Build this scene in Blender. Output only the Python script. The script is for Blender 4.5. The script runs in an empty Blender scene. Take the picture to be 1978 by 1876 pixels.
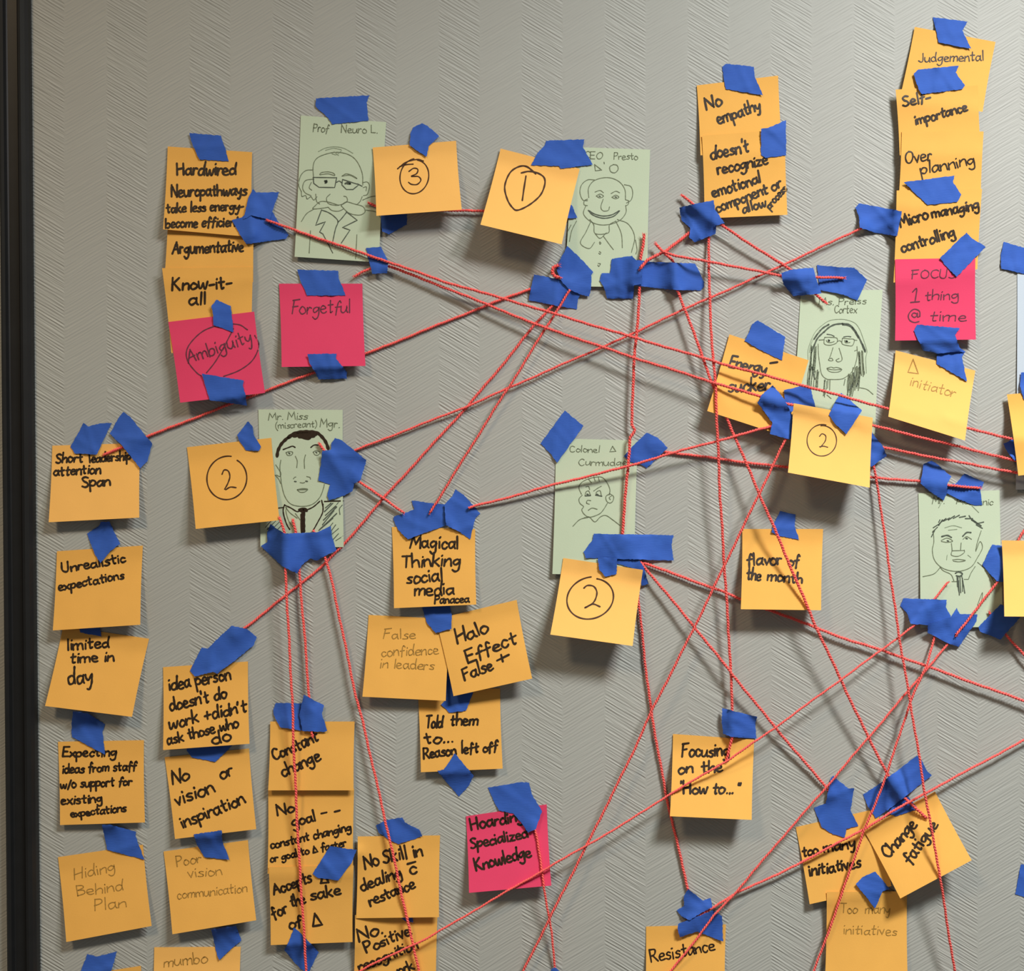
import bpy, math, random
import numpy as np
from mathutils import Vector

# ---------------------------------------------------------------- camera, world, lights
S = 0.00047          # metres per photo pixel on the wall plane
D = 1.05             # camera distance from the wall
W_IMG, H_IMG = 1978, 1876
CX, CY = 989.0, 938.0
sc = bpy.context.scene
cam_d = bpy.data.cameras.new('camera')
cam = bpy.data.objects.new('camera', cam_d)
sc.collection.objects.link(cam)
cam.location = (0, -D, 0)
cam.rotation_euler = (math.pi / 2, 0, 0)
cam_d.sensor_fit = 'HORIZONTAL'
cam_d.sensor_width = 36
cam_d.lens = 36 * D / (W_IMG * S)
cam_d.clip_start = 0.02
sc.camera = cam

world = bpy.data.worlds.new('room_light')
sc.world = world
world.use_nodes = True
bg = world.node_tree.nodes['Background']
bg.inputs[0].default_value = (1.0, 0.95, 0.85, 1)
bg.inputs[1].default_value = 0.12

def lamp(name, loc, target, size, power, color, spread=180):
    l = bpy.data.lights.new(name, 'AREA')
    l.shape = 'DISK'
    l.size = size
    l.energy = power
    l.color = color
    l.spread = math.radians(spread)
    o = bpy.data.objects.new(name, l)
    sc.collection.objects.link(o)
    o.location = loc
    o.rotation_euler = (Vector(target) - Vector(loc)).to_track_quat('-Z', 'Y').to_euler()
    return o
lamp('ceiling_lamp', (0.72, -0.72, 0.80), (0.72, -0.72, 0.0), 0.20, 13.4, (1.0, 0.93, 0.91))
lamp('ceiling_panel_lamp', (0.90, -1.30, 1.60), (0.90, -1.20, 0.0), 0.50, 33.5, (0.93, 1.0, 0.93), 120)
lamp('far_ceiling_lamp', (-0.95, -1.45, 1.45), (-0.85, -1.0, 0.0), 0.42, 9.5, (1.0, 0.74, 0.45), 110)

sc.view_settings.view_transform = 'Standard'
sc.view_settings.look = 'None'
sc.view_settings.gamma = 1
sc.view_settings.use_curve_mapping = False
sc.view_settings.exposure = 0.06

rng = np.random.RandomState(7)
random.seed(7)

# ---------------------------------------------------------------- materials
def nt(name):
    m = bpy.data.materials.new(name)
    m.use_nodes = True
    return m, m.node_tree.nodes, m.node_tree.links, m.node_tree.nodes['Principled BSDF']

def mnode(N, L, op, a, b=None, c=None):
    n = N.new('ShaderNodeMath'); n.operation = op
    for i, v in enumerate((a, b, c)):
        if v is None: continue
        if isinstance(v, (int, float)): n.inputs[i].default_value = v
        else: L.new(v, n.inputs[i])
    return n.outputs[0]

def paper_mat(name, col, var=0.05, bump=0.08, rough=0.75, trans=0.0):
    m, N, L, P = nt(name)
    tc = N.new('ShaderNodeTexCoord')
    nz = N.new('ShaderNodeTexNoise'); nz.inputs['Scale'].default_value = 45; nz.inputs['Detail'].default_value = 3
    L.new(tc.outputs['Object'], nz.inputs['Vector'])
    mx = N.new('ShaderNodeMix'); mx.data_type = 'RGBA'
    mx.inputs[6].default_value = tuple(c * (1 - var) for c in col) + (1,)
    mx.inputs[7].default_value = tuple(min(1, c * (1 + var)) for c in col) + (1,)
    L.new(nz.outputs['Fac'], mx.inputs[0])
    L.new(mx.outputs[2], P.inputs['Base Color'])
    P.inputs['Roughness'].default_value = rough
    P.inputs['Specular IOR Level'].default_value = 0.2
    n2 = N.new('ShaderNodeTexNoise'); n2.inputs['Scale'].default_value = 900; n2.inputs['Detail'].default_value = 2
    L.new(tc.outputs['Object'], n2.inputs['Vector'])
    b = N.new('ShaderNodeBump'); b.inputs['Strength'].default_value = bump; b.inputs['Distance'].default_value = 0.0006
    L.new(n2.outputs['Fac'], b.inputs['Height']); L.new(b.outputs[0], P.inputs['Normal'])
    return m

def simple_mat(name, col, rough=0.6, spec=0.3, noise=0.0, scale=300, bump=0.0):
    m, N, L, P = nt(name)
    P.inputs['Roughness'].default_value = rough
    P.inputs['Specular IOR Level'].default_value = spec
    tc = N.new('ShaderNodeTexCoord')
    nz = N.new('ShaderNodeTexNoise'); nz.inputs['Scale'].default_value = scale; nz.inputs['Detail'].default_value = 3
    L.new(tc.outputs['Object'], nz.inputs['Vector'])
    mx = N.new('ShaderNodeMix'); mx.data_type = 'RGBA'
    mx.inputs[6].default_value = tuple(c * (1 - noise) for c in col) + (1,)
    mx.inputs[7].default_value = tuple(min(1, c * (1 + noise)) for c in col) + (1,)
    L.new(nz.outputs['Fac'], mx.inputs[0]); L.new(mx.outputs[2], P.inputs['Base Color'])
    if bump:
        b = N.new('ShaderNodeBump'); b.inputs['Strength'].default_value = bump; b.inputs['Distance'].default_value = 0.0005
        L.new(nz.outputs['Fac'], b.inputs['Height']); L.new(b.outputs[0], P.inputs['Normal'])
    return m

M = {}
M['orange'] = paper_mat('orange_note_paper', (0.82, 0.432, 0.096), 0.05)
M['yellow'] = paper_mat('golden_note_paper', (0.90, 0.49, 0.132), 0.04)
M['pink'] = paper_mat('pink_note_paper', (0.74, 0.056, 0.145), 0.04)
M['green'] = paper_mat('pale_green_card', (0.52, 0.61, 0.46), 0.03)
M['white'] = paper_mat('white_paper', (0.50, 0.57, 0.66), 0.02)
M['marker'] = simple_mat('black_marker_ink', (0.030, 0.018, 0.010), 0.5, 0.25, 0.3, 200)
M['pen'] = simple_mat('brown_black_pen_ink', (0.060, 0.025, 0.010), 0.6, 0.2, 0.3, 200)
M['purplepen'] = simple_mat('dark_purple_pen_ink', (0.14, 0.035, 0.06), 0.6, 0.2, 0.2, 200)
M['pencil'] = simple_mat('pencil_on_orange', (0.36, 0.20, 0.045), 0.6, 0.2, 0.3, 700)
M['graphite'] = simple_mat('graphite_on_card', (0.17, 0.20, 0.13), 0.6, 0.2, 0.35, 700)
M['darkgraphite'] = simple_mat('heavy_graphite', (0.09, 0.11, 0.085), 0.6, 0.2, 0.3, 700)
M['softgraphite'] = simple_mat('soft_graphite', (0.27, 0.33, 0.23), 0.6, 0.2, 0.25, 700)
M['yarn'] = simple_mat('coral_red_yarn', (0.92, 0.135, 0.125), 0.85, 0.15, 0.16, 260, 0.5)

def tape_mat():
    m, N, L, P = nt('blue_painters_tape')
    tc = N.new('ShaderNodeTexCoord')
    nz = N.new('ShaderNodeTexNoise'); nz.inputs['Scale'].default_value = 60; nz.inputs['Detail'].default_value = 4
    L.new(tc.outputs['Object'], nz.inputs['Vector'])
    mx = N.new('ShaderNodeMix'); mx.data_type = 'RGBA'
    mx.inputs[6].default_value = (0.034, 0.095, 0.42, 1)
    mx.inputs[7].default_value = (0.044, 0.130, 0.52, 1)
    L.new(nz.outputs['Fac'], mx.inputs[0]); L.new(mx.outputs[2], P.inputs['Base Color'])
    P.inputs['Roughness'].default_value = 0.7
    P.inputs['Specular IOR Level'].default_value = 0.12
    mp = N.new('ShaderNodeMapping'); mp.inputs['Scale'].default_value = (180, 180, 900)
    L.new(tc.outputs['Object'], mp.inputs['Vector'])
    n2 = N.new('ShaderNodeTexNoise'); n2.inputs['Scale'].default_value = 1.0; n2.inputs['Detail'].default_value = 3
    L.new(mp.outputs[0], n2.inputs['Vector'])
    b = N.new('ShaderNodeBump'); b.inputs['Strength'].default_value = 0.25; b.inputs['Distance'].default_value = 0.0006
    L.new(n2.outputs['Fac'], b.inputs['Height']); L.new(b.outputs[0], P.inputs['Normal'])
    return m
M['tape'] = tape_mat()

def wall_mat():
    """embossed herringbone fabric wallpaper: slanted threads that change direction in every 80 px wide stripe"""
    m, N, L, P = nt('herringbone_wallpaper')
    P.inputs['Roughness'].default_value = 0.55
    P.inputs['Specular IOR Level'].default_value = 0.35
    tc = N.new('ShaderNodeTexCoord')
    sx = N.new('ShaderNodeSeparateXYZ'); L.new(tc.outputs['Object'], sx.inputs[0])
    Wd = 80.2 * S
    x0 = (1007 - CX) * S
    xr = mnode(N, L, 'DIVIDE', mnode(N, L, 'SUBTRACT', sx.outputs['X'], x0), Wd)
    k = mnode(N, L, 'FLOOR', xr)
    fr = mnode(N, L, 'SUBTRACT', xr, k)
    odd = mnode(N, L, 'MODULO', mnode(N, L, 'ADD', k, 1000.0), 2.0)       # 0: threads fall to the right, 1: threads rise
    sgn = mnode(N, L, 'SUBTRACT', mnode(N, L, 'MULTIPLY', odd, 2.0), 1.0)   # -1 / +1
    slope = math.tan(math.radians(31))
    v = mnode(N, L, 'SUBTRACT', sx.outputs['Z'], mnode(N, L, 'MULTIPLY', mnode(N, L, 'MULTIPLY', sgn, slope), sx.outputs['X']))
    vp = mnode(N, L, 'MULTIPLY', v, math.cos(math.radians(31)))          # distance across the threads
    # slow warble of the thread position
    nz = N.new('ShaderNodeTexNoise'); nz.inputs['Scale'].default_value = 22; nz.inputs['Detail'].default_value = 2
    L.new(tc.outputs['Object'], nz.inputs['Vector'])
    vw = mnode(N, L, 'ADD', vp, mnode(N, L, 'MULTIPLY', mnode(N, L, 'SUBTRACT', nz.outputs['Fac'], 0.5), 0.003))
    wave = mnode(N, L, 'SINE', mnode(N, L, 'MULTIPLY', vw, 2 * math.pi / (5.6 * S)))
    # long-thin noise: irregular threads
    cb = N.new('ShaderNodeCombineXYZ')
    L.new(mnode(N, L, 'MULTIPLY', vp, 620.0), cb.inputs[0])
    L.new(mnode(N, L, 'MULTIPLY', sx.outputs['X'], 34.0), cb.inputs[1])
    L.new(mnode(N, L, 'MULTIPLY', k, 7.31), cb.inputs[2])
    tn = N.new('ShaderNodeTexNoise'); tn.inputs['Scale'].default_value = 1.0; tn.inputs['Detail'].default_value = 2.5
    L.new(cb.outputs[0], tn.inputs['Vector'])
    # patchy strength
    pn = N.new('ShaderNodeTexNoise'); pn.inputs['Scale'].default_value = 14; pn.inputs['Detail'].default_value = 3
    L.new(tc.outputs['Object'], pn.inputs['Vector'])
    amp = N.new('ShaderNodeMapRange'); amp.inputs[1].default_value = 0.3; amp.inputs[2].default_value = 0.65
    amp.inputs[3].default_value = 0.55; amp.inputs[4].default_value = 1.0
    L.new(pn.outputs['Fac'], amp.inputs[0])
    h = mnode(N, L, 'ADD', mnode(N, L, 'MULTIPLY', mnode(N, L, 'MULTIPLY', wave, 0.22), amp.outputs[0]),
              mnode(N, L, 'MULTIPLY', mnode(N, L, 'SUBTRACT', tn.outputs['Fac'], 0.5), 1.9))
    # threads stop at the stripe seams
    edge = mnode(N, L, 'MINIMUM', fr, mnode(N, L, 'SUBTRACT', 1.0, fr))
    em = N.new('ShaderNodeMapRange'); em.inputs[1].default_value = 0.0; em.inputs[2].default_value = 0.05
    em.inputs[3].default_value = 0.25; em.inputs[4].default_value = 1.0
    L.new(edge, em.inputs[0])
    h = mnode(N, L, 'MULTIPLY', mnode(N, L, 'MULTIPLY', h, em.outputs[0]), mnode(N, L, 'SUBTRACT', 1.0, mnode(N, L, 'MULTIPLY', odd, 0.45)))
    b = N.new('ShaderNodeBump'); b.inputs['Strength'].default_value = 0.62; b.inputs['Distance'].default_value = 0.00075
    L.new(h, b.inputs['Height']); L.new(b.outputs[0], P.inputs['Normal'])
    # colour: quiet mottling plus slightly paler thread crests
    cn = N.new('ShaderNodeTexNoise'); cn.inputs['Scale'].default_value = 6; cn.inputs['Detail'].default_value = 5
    L.new(tc.outputs['Object'], cn.inputs['Vector'])
    mx = N.new('ShaderNodeMix'); mx.data_type = 'RGBA'
    mx.inputs[6].default_value = (0.375, 0.375, 0.357, 1)
    mx.inputs[7].default_value = (0.422, 0.442, 0.420, 1)
    L.new(cn.outputs['Fac'], mx.inputs[0])
    m2 = N.new('ShaderNodeMix'); m2.data_type = 'RGBA'
    cr = N.new('ShaderNodeMapRange'); cr.inputs[1].default_value = 0.15; cr.inputs[2].default_value = 0.7
    cr.inputs[3].default_value = 0.0; cr.inputs[4].default_value = 0.45
    L.new(h, cr.inputs[0]); L.new(cr.outputs[0], m2.inputs[0])
    L.new(mx.outputs[2], m2.inputs[6]); m2.inputs[7].default_value = (0.60, 0.61, 0.58, 1)
    L.new(m2.outputs[2], P.inputs['Base Color'])
    return m
M['wall'] = wall_mat()
M['trim'] = simple_mat('black_rubber_trim', (0.010, 0.0105, 0.0115), 0.42, 0.4, 0.3, 60, 0.1)

# ---------------------------------------------------------------- pixel -> world, height map of what already hangs there
MG = 260
HM = np.zeros((H_IMG + 2 * MG, W_IMG + 2 * MG), np.float32)   # metres off the wall, per line of sight

def world_xyz(px, py, h):
    """photo pixel and distance off the wall -> point in the room"""
    px = np.asarray(px, float); py = np.asarray(py, float); h = np.asarray(h, float)
    f = (D - h) / D
    return np.stack([(px - CX) * S * f, -h, (CY - py) * S * f], -1)

def samp(px, py, m=None):
    m = HM if m is None else m
    x = np.clip(np.asarray(px, float) + MG, 0, m.shape[1] - 2); y = np.clip(np.asarray(py, float) + MG, 0, m.shape[0] - 2)
    i = np.floor(x).astype(int); j = np.floor(y).astype(int); fx = x - i; fy = y - j
    return (m[j, i] * (1 - fx) * (1 - fy) + m[j, i + 1] * fx * (1 - fy) + m[j + 1, i] * (1 - fx) * fy + m[j + 1, i + 1] * fx * fy)

def samp_max(px, py, r=3):
    best = samp(px, py)
    for a in range(8):
        best = np.maximum(best, samp(np.asarray(px) + r * math.cos(a * math.pi / 4), np.asarray(py) + r * math.sin(a * math.pi / 4)))
    return best

def raster(P2, hh, tris):
    """raise the height map under a draped surface"""
    for a, b, c in tris:
        x = P2[[a, b, c], 0] + MG; y = P2[[a, b, c], 1] + MG; z = hh[[a, b, c]]
        x0 = max(int(math.floor(x.min())), 0); x1 = min(int(math.ceil(x.max())) + 1, HM.shape[1])
        y0 = max(int(math.floor(y.min())), 0); y1 = min(int(math.ceil(y.max())) + 1, HM.shape[0])
        if x1 <= x0 or y1 <= y0: continue
        det = (y[1] - y[2]) * (x[0] - x[2]) + (x[2] - x[1]) * (y[0] - y[2])
        if abs(det) < 1e-9: continue
        X, Y = np.meshgrid(np.arange(x0, x1), np.arange(y0, y1))
        l0 = ((y[1] - y[2]) * (X - x[2]) + (x[2] - x[1]) * (Y - y[2])) / det
        l1 = ((y[2] - y[0]) * (X - x[2]) + (x[0] - x[2]) * (Y - y[2])) / det
        l2 = 1 - l0 - l1
        inside = (l0 >= -0.02) & (l1 >= -0.02) & (l2 >= -0.02)
        val = l0 * z[0] + l1 * z[1] + l2 * z[2]
        sub = HM[y0:y1, x0:x1]
        sub[inside] = np.maximum(sub[inside], val[inside])

col = sc.collection
def link_mesh(name, verts, faces, mat, parent=None, origin=None, smooth=True):
    verts = np.asarray(verts, float)
    if parent is not None:
        origin = np.array(parent['_o'])
    elif origin is None:
        origin = verts.mean(0)
    me = bpy.data.meshes.new(name)
    me.from_pydata((verts - origin).tolist(), [], faces)
    me.materials.append(mat)
    if smooth:
        me.polygons.foreach_set('use_smooth', [True] * len(me.polygons))
    me.update()
    o = bpy.data.objects.new(name, me)
    col.objects.link(o)
    if parent is not None:
        o.parent = parent
    else:
        o.location = origin
        o['_o'] = list(map(float, origin))
    return o

def tag(o, label, cat, group=None):
    o['label'] = label; o['category'] = cat
    if group: o['group'] = group
    return o

def sheet(P2, hh, faces, thick):
    """closed thin sheet from a draped surface: front, back and rim"""
    n = len(P2)
    front = world_xyz(P2[:, 0], P2[:, 1], hh + thick)
    back = world_xyz(P2[:, 0], P2[:, 1], hh)
    V = np.concatenate([front, back])
    F = [tuple(f) for f in faces] + [tuple(i + n for i in reversed(f)) for f in faces]
    ed = {}
    for f in faces:
        for i in range(len(f)):
            a, b = f[i], f[(i + 1) % len(f)]
            ed[(a, b)] = ed.get((a, b), 0) + 1
    rim = [e for e in ed if (e[1], e[0]) not in ed]
    m = 2 * n; extra = []
    ridx = {}
    for (a, b) in rim:                       # the cut edge keeps its own vertices so that shading stays crisp
        for q in (a, b):
            if q not in ridx:
                ridx[q] = m; extra += [V[q], V[q + n]]; m += 2
        F.append((ridx[b], ridx[a], ridx[a] + 1, ridx[b] + 1))
    V = np.concatenate([V, np.array(extra)])
    return V, F

# ---------------------------------------------------------------- handwriting: a single-stroke hand-printed alphabet
G = {
 'a': (9, '7.5,9 4,10 1,8 0,4 2,0 5,1 7.5,5|8,10.5 7.8,3 9.5,0'), 'b': (8, '0,20 0,0|0,5 3,10 7,9 8,5 6,1 3,0 0,2'),
 'c': (7, '7,8 4,10 1,8 0,4 2,0 5,0 7,2'), 'd': (9, '8,7 5,10 1,8 0,4 2,0 6,1 8,5|9,20 8,8 9,0'),
 'e': (8, '0.5,4.6 7,6 6.5,9 3.5,10.3 1,8.3 0,4 2,0.3 5,-0.2 8,1'), 'f': (7, '8,16 6,19 4,16 3,8 2,-3|0,9 7,10'),
 'g': (9, '8,8 5,10 1,8 0,5 2,2 5,3 8,7|8,10 8,0 7,-6 3,-8 0,-5'), 'h': (8, '0,20 0,0|0,5 3,9 6,10 8,7 8,0'),
 'i': (2, '1,10 1,0|1,15 1.5,16'), 'j': (4, '3,10 3,-4 1,-8 -1,-6|3,15 3.4,16'),
 'k': (8, '0,20 0,0|7,11 0,4|2,6 8,0'), 'l': (2, '1,20 1,0'),
 'm': (13, '0,10 0,0|0,6 3,10 6,9 6,0|6,6 9,10 12,9 12.5,0'), 'n': (8, '0,10 0,0|0,6 4,10 7,9 8,0'),
 'o': (8, '4,10 1,8 0,4 2,0 5,0 8,3 8,7 4,10 2,9'), 'p': (8, '0,10 0,-9|0,6 3,10 7,9 8,5 5,1 0,2'),
 'q': (9, '8,8 5,10 1,8 0,4 2,1 5,2 8,6|8,10 8,-9'), 'r': (6, '0,10 0,0|0,5 3,10 6,9'),
 's': (7, '7,9 4,10 1,8 3,6 6,4 6,1 3,0 0,1'), 't': (7, '3,17 3,3 4,0 6,1|0,10 7,11'),
 'u': (9, '0,10 0,3 3,0 6,2 8,8|8,10 8,3 9,0'), 'v': (7, '!0,10 3.5,0 7,11'), 'w': (12, '0,10 1,2 3,0 6,8|6,8 8,0 10,1 12,10'),
 'x': (8, '!0,10 8,0|!8,10 0,0'), 'y': (8, '0,10 1,5 4,3 8,9|8,10 7,0 4,-8 1,-7'), 'z': (8, '!0,10 7,10 0,0 8,0'),
 'A': (12, '!0,0 6,19 11,0|2,7 10,8'), 'B': (10, '0,19 0,0|0,19 7,18 8,14 1,10|1,10 8,9 9,3 0,0'),
 'C': (10, '10,16 6,19 2,16 0,9 2,2 6,0 10,3'), 'D': (11, '0,19 0,0|0,19 8,16 10,9 7,2 0,0'),
 'E': (9, '0,19 0,0|0,19 9,19|0,10 7,10|0,0 9,0'), 'F': (9, '1,19 0,0|0,19 9,20|0,10 7,11'),
 'H': (11, '0,20 0,0|10,20 10,0|0,9 10,11'), 'I': (2, '1,19 1,0'), 'J': (8, '7,19 7,4 4,0 0,3'), 'K': (11, '0,20 0,0|9,19 0,9|2,10 10,0'),
 'L': (8, '!0,19 0,0 8,0'), 'M': (14, '!0,0 2,19 7,6 12,19 14,0'), 'N': (11, '!0,0 1,19 10,0 11,19'),
 'O': (11, '6,19 2,16 0,9 2,2 6,0 10,4 11,11 9,17 5,19'), 'P': (9, '0,19 0,0|0,19 7,18 8,13 5,10 0,9'),
 'R': (10, '0,19 0,0|0,19 7,18 8,14 5,10 0,9|3,9 10,0'), 'S': (9, '9,17 5,19 1,16 3,11 7,8 8,3 4,0 0,2'),
 'T': (11, '5.5,19 5.5,0|0,19 11,19'), 'U': (10, '0,19 0,5 4,0 8,3 9,19'),
 '1': (8, '0,15 4,20 4,0|0,0 8,0'), '2': (9, '0,15 4,19 8,16 6,9 0,0|0,1 5,2 9,0'), '3': (9, '0,17 5,19 8,15 3,11|3,11 8,8 7,2 3,0 0,3'),
 '^': (10, '!0,0 4,15 10,0 0,0'), '-': (6, '0,6 6,7'), '.': (2, '1,0 1.6,0.6'), ',': (2, '1,1 0,-3'),
 "'": (2, '1,20 0.6,15'), '"': (4, '0,20 0,16|3,20 3,16'), '+': (9, '4,12 4,1|0,6 9,7'), '/': (6, '0,-2 6,18'),
 '(': (4, '4,20 1,14 0,7 1,0 4,-5'), ')': (4, '0,20 3,14 4,7 3,0 0,-5'),
 '@': (14, '9,11 6,12 4,8 6,5 9,7 10,12 10,6 13,7|13,7 12,15 7,18 2,14 0,7 2,0 7,-3 12,-1'), '~': (7, '7,8 4,10 1,8 0,4 2,0 5,0 7,2|-1,16 7,17'),
}
def catmull(P, step=1.6):
    P = [np.array(p, float) for p in P]
    if len(P) == 2:
        n = max(2, int(np.linalg.norm(P[1] - P[0]) / 5) + 1)
        return [P[0] + (P[1] - P[0]) * t for t in np.linspace(0, 1, n)]
    Q = [2 * P[0] - P[1]] + P + [2 * P[-1] - P[-2]]
    out = []
    for i in range(1, len(Q) - 2):
        n = max(2, int(np.linalg.norm(Q[i + 1] - Q[i]) / step))
        for t in np.linspace(0, 1, n, endpoint=False):
            a, b, c, d = Q[i - 1], Q[i], Q[i + 1], Q[i + 2]
            out.append(0.5 * (2 * b + (c - a) * t + (2 * a - 5 * b + 4 * c - d) * t * t + (3 * b - a - 3 * c + d) * t ** 3))
    out.append(P[-1])
    return out
def straight(P):
    out = []
    for a, b in zip(P[:-1], P[1:]):
        a = np.array(a, float); b = np.array(b, float)
        n = max(2, int(np.linalg.norm(b - a) / 5) + 1)
        out += [a + (b - a) * t for t in np.linspace(0, 1, n, endpoint=False)]
    out.append(np.array(P[-1], float))
    return out

def pen_w(w, xh):
    return w * min(1.0, (xh / 11.5) ** 0.5)

def text_strokes(txt, x0, y0, x1, y1, xh, slant=0.06, wob=0.8):
    """one handwritten line from (x0, y0) to (x1, y1), x-height xh, in photo pixels"""
    st = []; x = 0.0
    for ch in txt:
        if ch == ' ': x += 7; continue
        w, d = G[ch]
        jy = random.uniform(-wob, wob); sc_ = random.uniform(0.93, 1.07); js = random.uniform(-0.08, 0.08)
        for part in d.split('|'):
            hard = part.startswith('!')
            pts = [tuple(map(float, q.split(','))) for q in part.lstrip('!').split()]
            pts = [(x + px + py * js + random.uniform(-.45, .45), py * sc_ + jy + random.uniform(-.45, .45)) for px, py in pts]
            st.append((hard, pts))
        x += w + 2.2
    tot = max(x - 2.2, 1)
    L_ = math.hypot(x1 - x0, y1 - y0); ux, uy = (x1 - x0) / L_, (y1 - y0) / L_
    kx = L_ / tot; ky = xh / 10.0
    out = []
    for hard, pts in st:
        q = []
        for (a, b) in pts:
            a2 = a * kx + b * ky * slant; b2 = b * ky
            q.append((x0 + ux * a2 + uy * b2, y0 + uy * a2 - ux * b2))
        out.append(straight(q) if hard else catmull(q))
    return out

def ink(parent, groups):
    """groups: list of (part name, material, [(strokes, width_px)]); thin ink lying on the paper surface"""
    for gname, mat, items in groups:
        P2 = []; F = []
        for strokes, w in items:
            for st in strokes:
                st = np.array(st, float)
                if len(st) < 2: continue
                # ribbon quads
                t = np.gradient(st, axis=0)
                ln = np.hypot(t[:, 0], t[:, 1]); ln[ln < 1e-6] = 1; t = t / ln[:, None]
                nrm = np.stack([-t[:, 1], t[:, 0]], 1)
                ww = w * 0.5 * (1 + 0.12 * np.sin(np.arange(len(st)) * 0.9 + random.random() * 6))
                b = len(P2)
                for i in range(len(st)):
                    P2.append(st[i] + nrm[i] * ww[i]); P2.append(st[i] - nrm[i] * ww[i])
                for i in range(len(st) - 1):
                    F.append((b + 2 * i, b + 2 * i + 1, b + 2 * i + 3, b + 2 * i + 2))
                joints = [0, len(st) - 1]
                for i in range(1, len(st) - 1):
                    if t[i - 1] @ t[i + 1] < 0.5: joints.append(i)
                for j in joints:
                    b = len(P2)
                    for a in range(6):
                        P2.append(st[j] + ww[j] * np.array([math.cos(a * math.pi / 3), math.sin(a * math.pi / 3)]))
                    F.append(tuple(range(b, b + 6)))
        if not F: continue
        P2 = np.array(P2)
        h = samp(P2[:, 0], P2[:, 1]) + 0.00022
        V = world_xyz(P2[:, 0], P2[:, 1], h)
        # make all faces look at the room
        Fo = []
        for f in F:
            a, b, c = P2[f[0]], P2[f[1]], P2[f[2]]
            cr = (b[0] - a[0]) * (c[1] - a[1]) - (b[1] - a[1]) * (c[0] - a[0])
            Fo.append(tuple(reversed(f)) if cr > 0 else f)
        o = link_mesh(gname, V, Fo, M[mat], parent, smooth=False)
        if 'hatching' in gname or 'shading' in gname: o['kind'] = 'stuff'

# ---------------------------------------------------------------- sheets of paper
def note(label, corners, kind='orange', lines=(), lift=10, base=0.5, bow=0.0, strip=0.17, curl=0.0, rock=0.0,
         pen='marker', pw=4.2, extra=(), name='sticky_note', cat='sticky note', group='square sticky notes on the wall', n=18, shape=1.06, slant=0.06, dents=0.25):
    TL, TR, BR, BL = [np.array(c, float) for c in corners]
    N = n
    u, v = np.meshgrid(np.linspace(0, 1, N + 1), np.linspace(0, 1, N + 1))
    u = u.ravel(); v = v.ravel()
    P2 = (TL * ((1 - u) * (1 - v))[:, None] + TR * (u * (1 - v))[:, None] + BR * (u * v)[:, None] + BL * ((1 - u) * v)[:, None])
    # slightly bowed free edges, as curled paper shows
    P2 = P2 + (TR - TL)[None] * 0.012 * (np.sin(np.pi * v) * (u - 0.5) * -1)[:, None] * (1 if bow == 0 else bow)
    f = 0.5 * ((v - strip) + np.sqrt((v - strip) ** 2 + 0.0016)); f = f / f.max()
    mm = 0.001
    prof = base * mm + lift * mm * f ** shape
    prof += curl * mm * ((u - 0.5) * 2) ** 2 * (0.3 + 0.7 * v)
    prof += rock * mm * (u - 0.5) * 2 * f
    ph = rng.uniform(0, 6.28, 4)
    prof += dents * mm * (np.sin(u * 5 + ph[0]) * np.sin(v * 4 + ph[1]) + 0.4 * np.sin(u * 11 + ph[2]) * np.sin(v * 7 + ph[3])) * f
    need = np.maximum(samp_max(P2[:, 0], P2[:, 1], 3.2), samp_max(P2[:, 0], P2[:, 1], 6.4)) + 0.0004 - prof
    d = np.maximum(need, 0).reshape(N + 1, N + 1)
    if d.max() > 0:
        nd = np.maximum(need, 0).reshape(N + 1, N + 1)
        for it in range(90):
            p = np.pad(d, 1, mode='edge')
            av = (p[:-2, 1:-1] + p[2:, 1:-1] + p[1:-1, :-2] + p[1:-1, 2:]) / 4
            d = np.maximum(nd, av * 0.996)
    hh = prof + d.ravel()
    hh = np.maximum(hh, 0.0003)
    faces = []
    for j in range(N):
        for i in range(N):
            a = j * (N + 1) + i
            faces.append((a, a + N + 1, a + N + 2, a + 1))
    V, F = sheet(P2, hh, faces, 0.00018)
    o = link_mesh(name, V, F, M[kind])
    tag(o, label, cat, group)
    tris = []
    for a, b, c, e in faces: tris += [(a, b, c), (a, c, e)]
    raster(P2, hh + 0.00018, tris)
    gr = []
    for ln in lines:
        txt, x0, y0, x1, y1, xh = ln[:6]
        gr.append(('handwriting', ln[7] if len(ln) > 7 else pen, [(text_strokes(txt, x0, y0, x1, y1, xh, slant), pen_w(ln[6] if len(ln) > 6 else pw, xh))]))
    byk = {}
    for e in extra:
        byk.setdefault((e[2], e[3] if len(e) > 3 else None), []).append((e[0], e[1]))
    for (mt, gn), it in byk.items():
        gn = gn or {'graphite': 'pencil_outline', 'softgraphite': 'pencil_shading', 'darkgraphite': 'dark_pencil_lines', 'marker': 'ink_lines'}.get(mt, 'drawn_sign')
        gr.append((gn, mt, it))
    if gr: ink(o, gr)
    return o

def ellipse(cx, cy, rx, ry, rot=0, a0=-100, a1=285, squeeze=0.0, drift=2.0):
    pts = []
    for i in range(60):
        t = math.radians(a0 + (a1 - a0) * i / 59)
        e = 1 + squeeze * math.sin(t) + drift * 0.01 * (i / 59 - 0.5) * 4
        x = rx * math.cos(t) * e; y = ry * math.sin(t) * e
        r = math.radians(rot)
        pts.append(np.array([cx + x * math.cos(r) - y * math.sin(r), cy + x * math.sin(r) + y * math.cos(r)]))
    return pts

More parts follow.
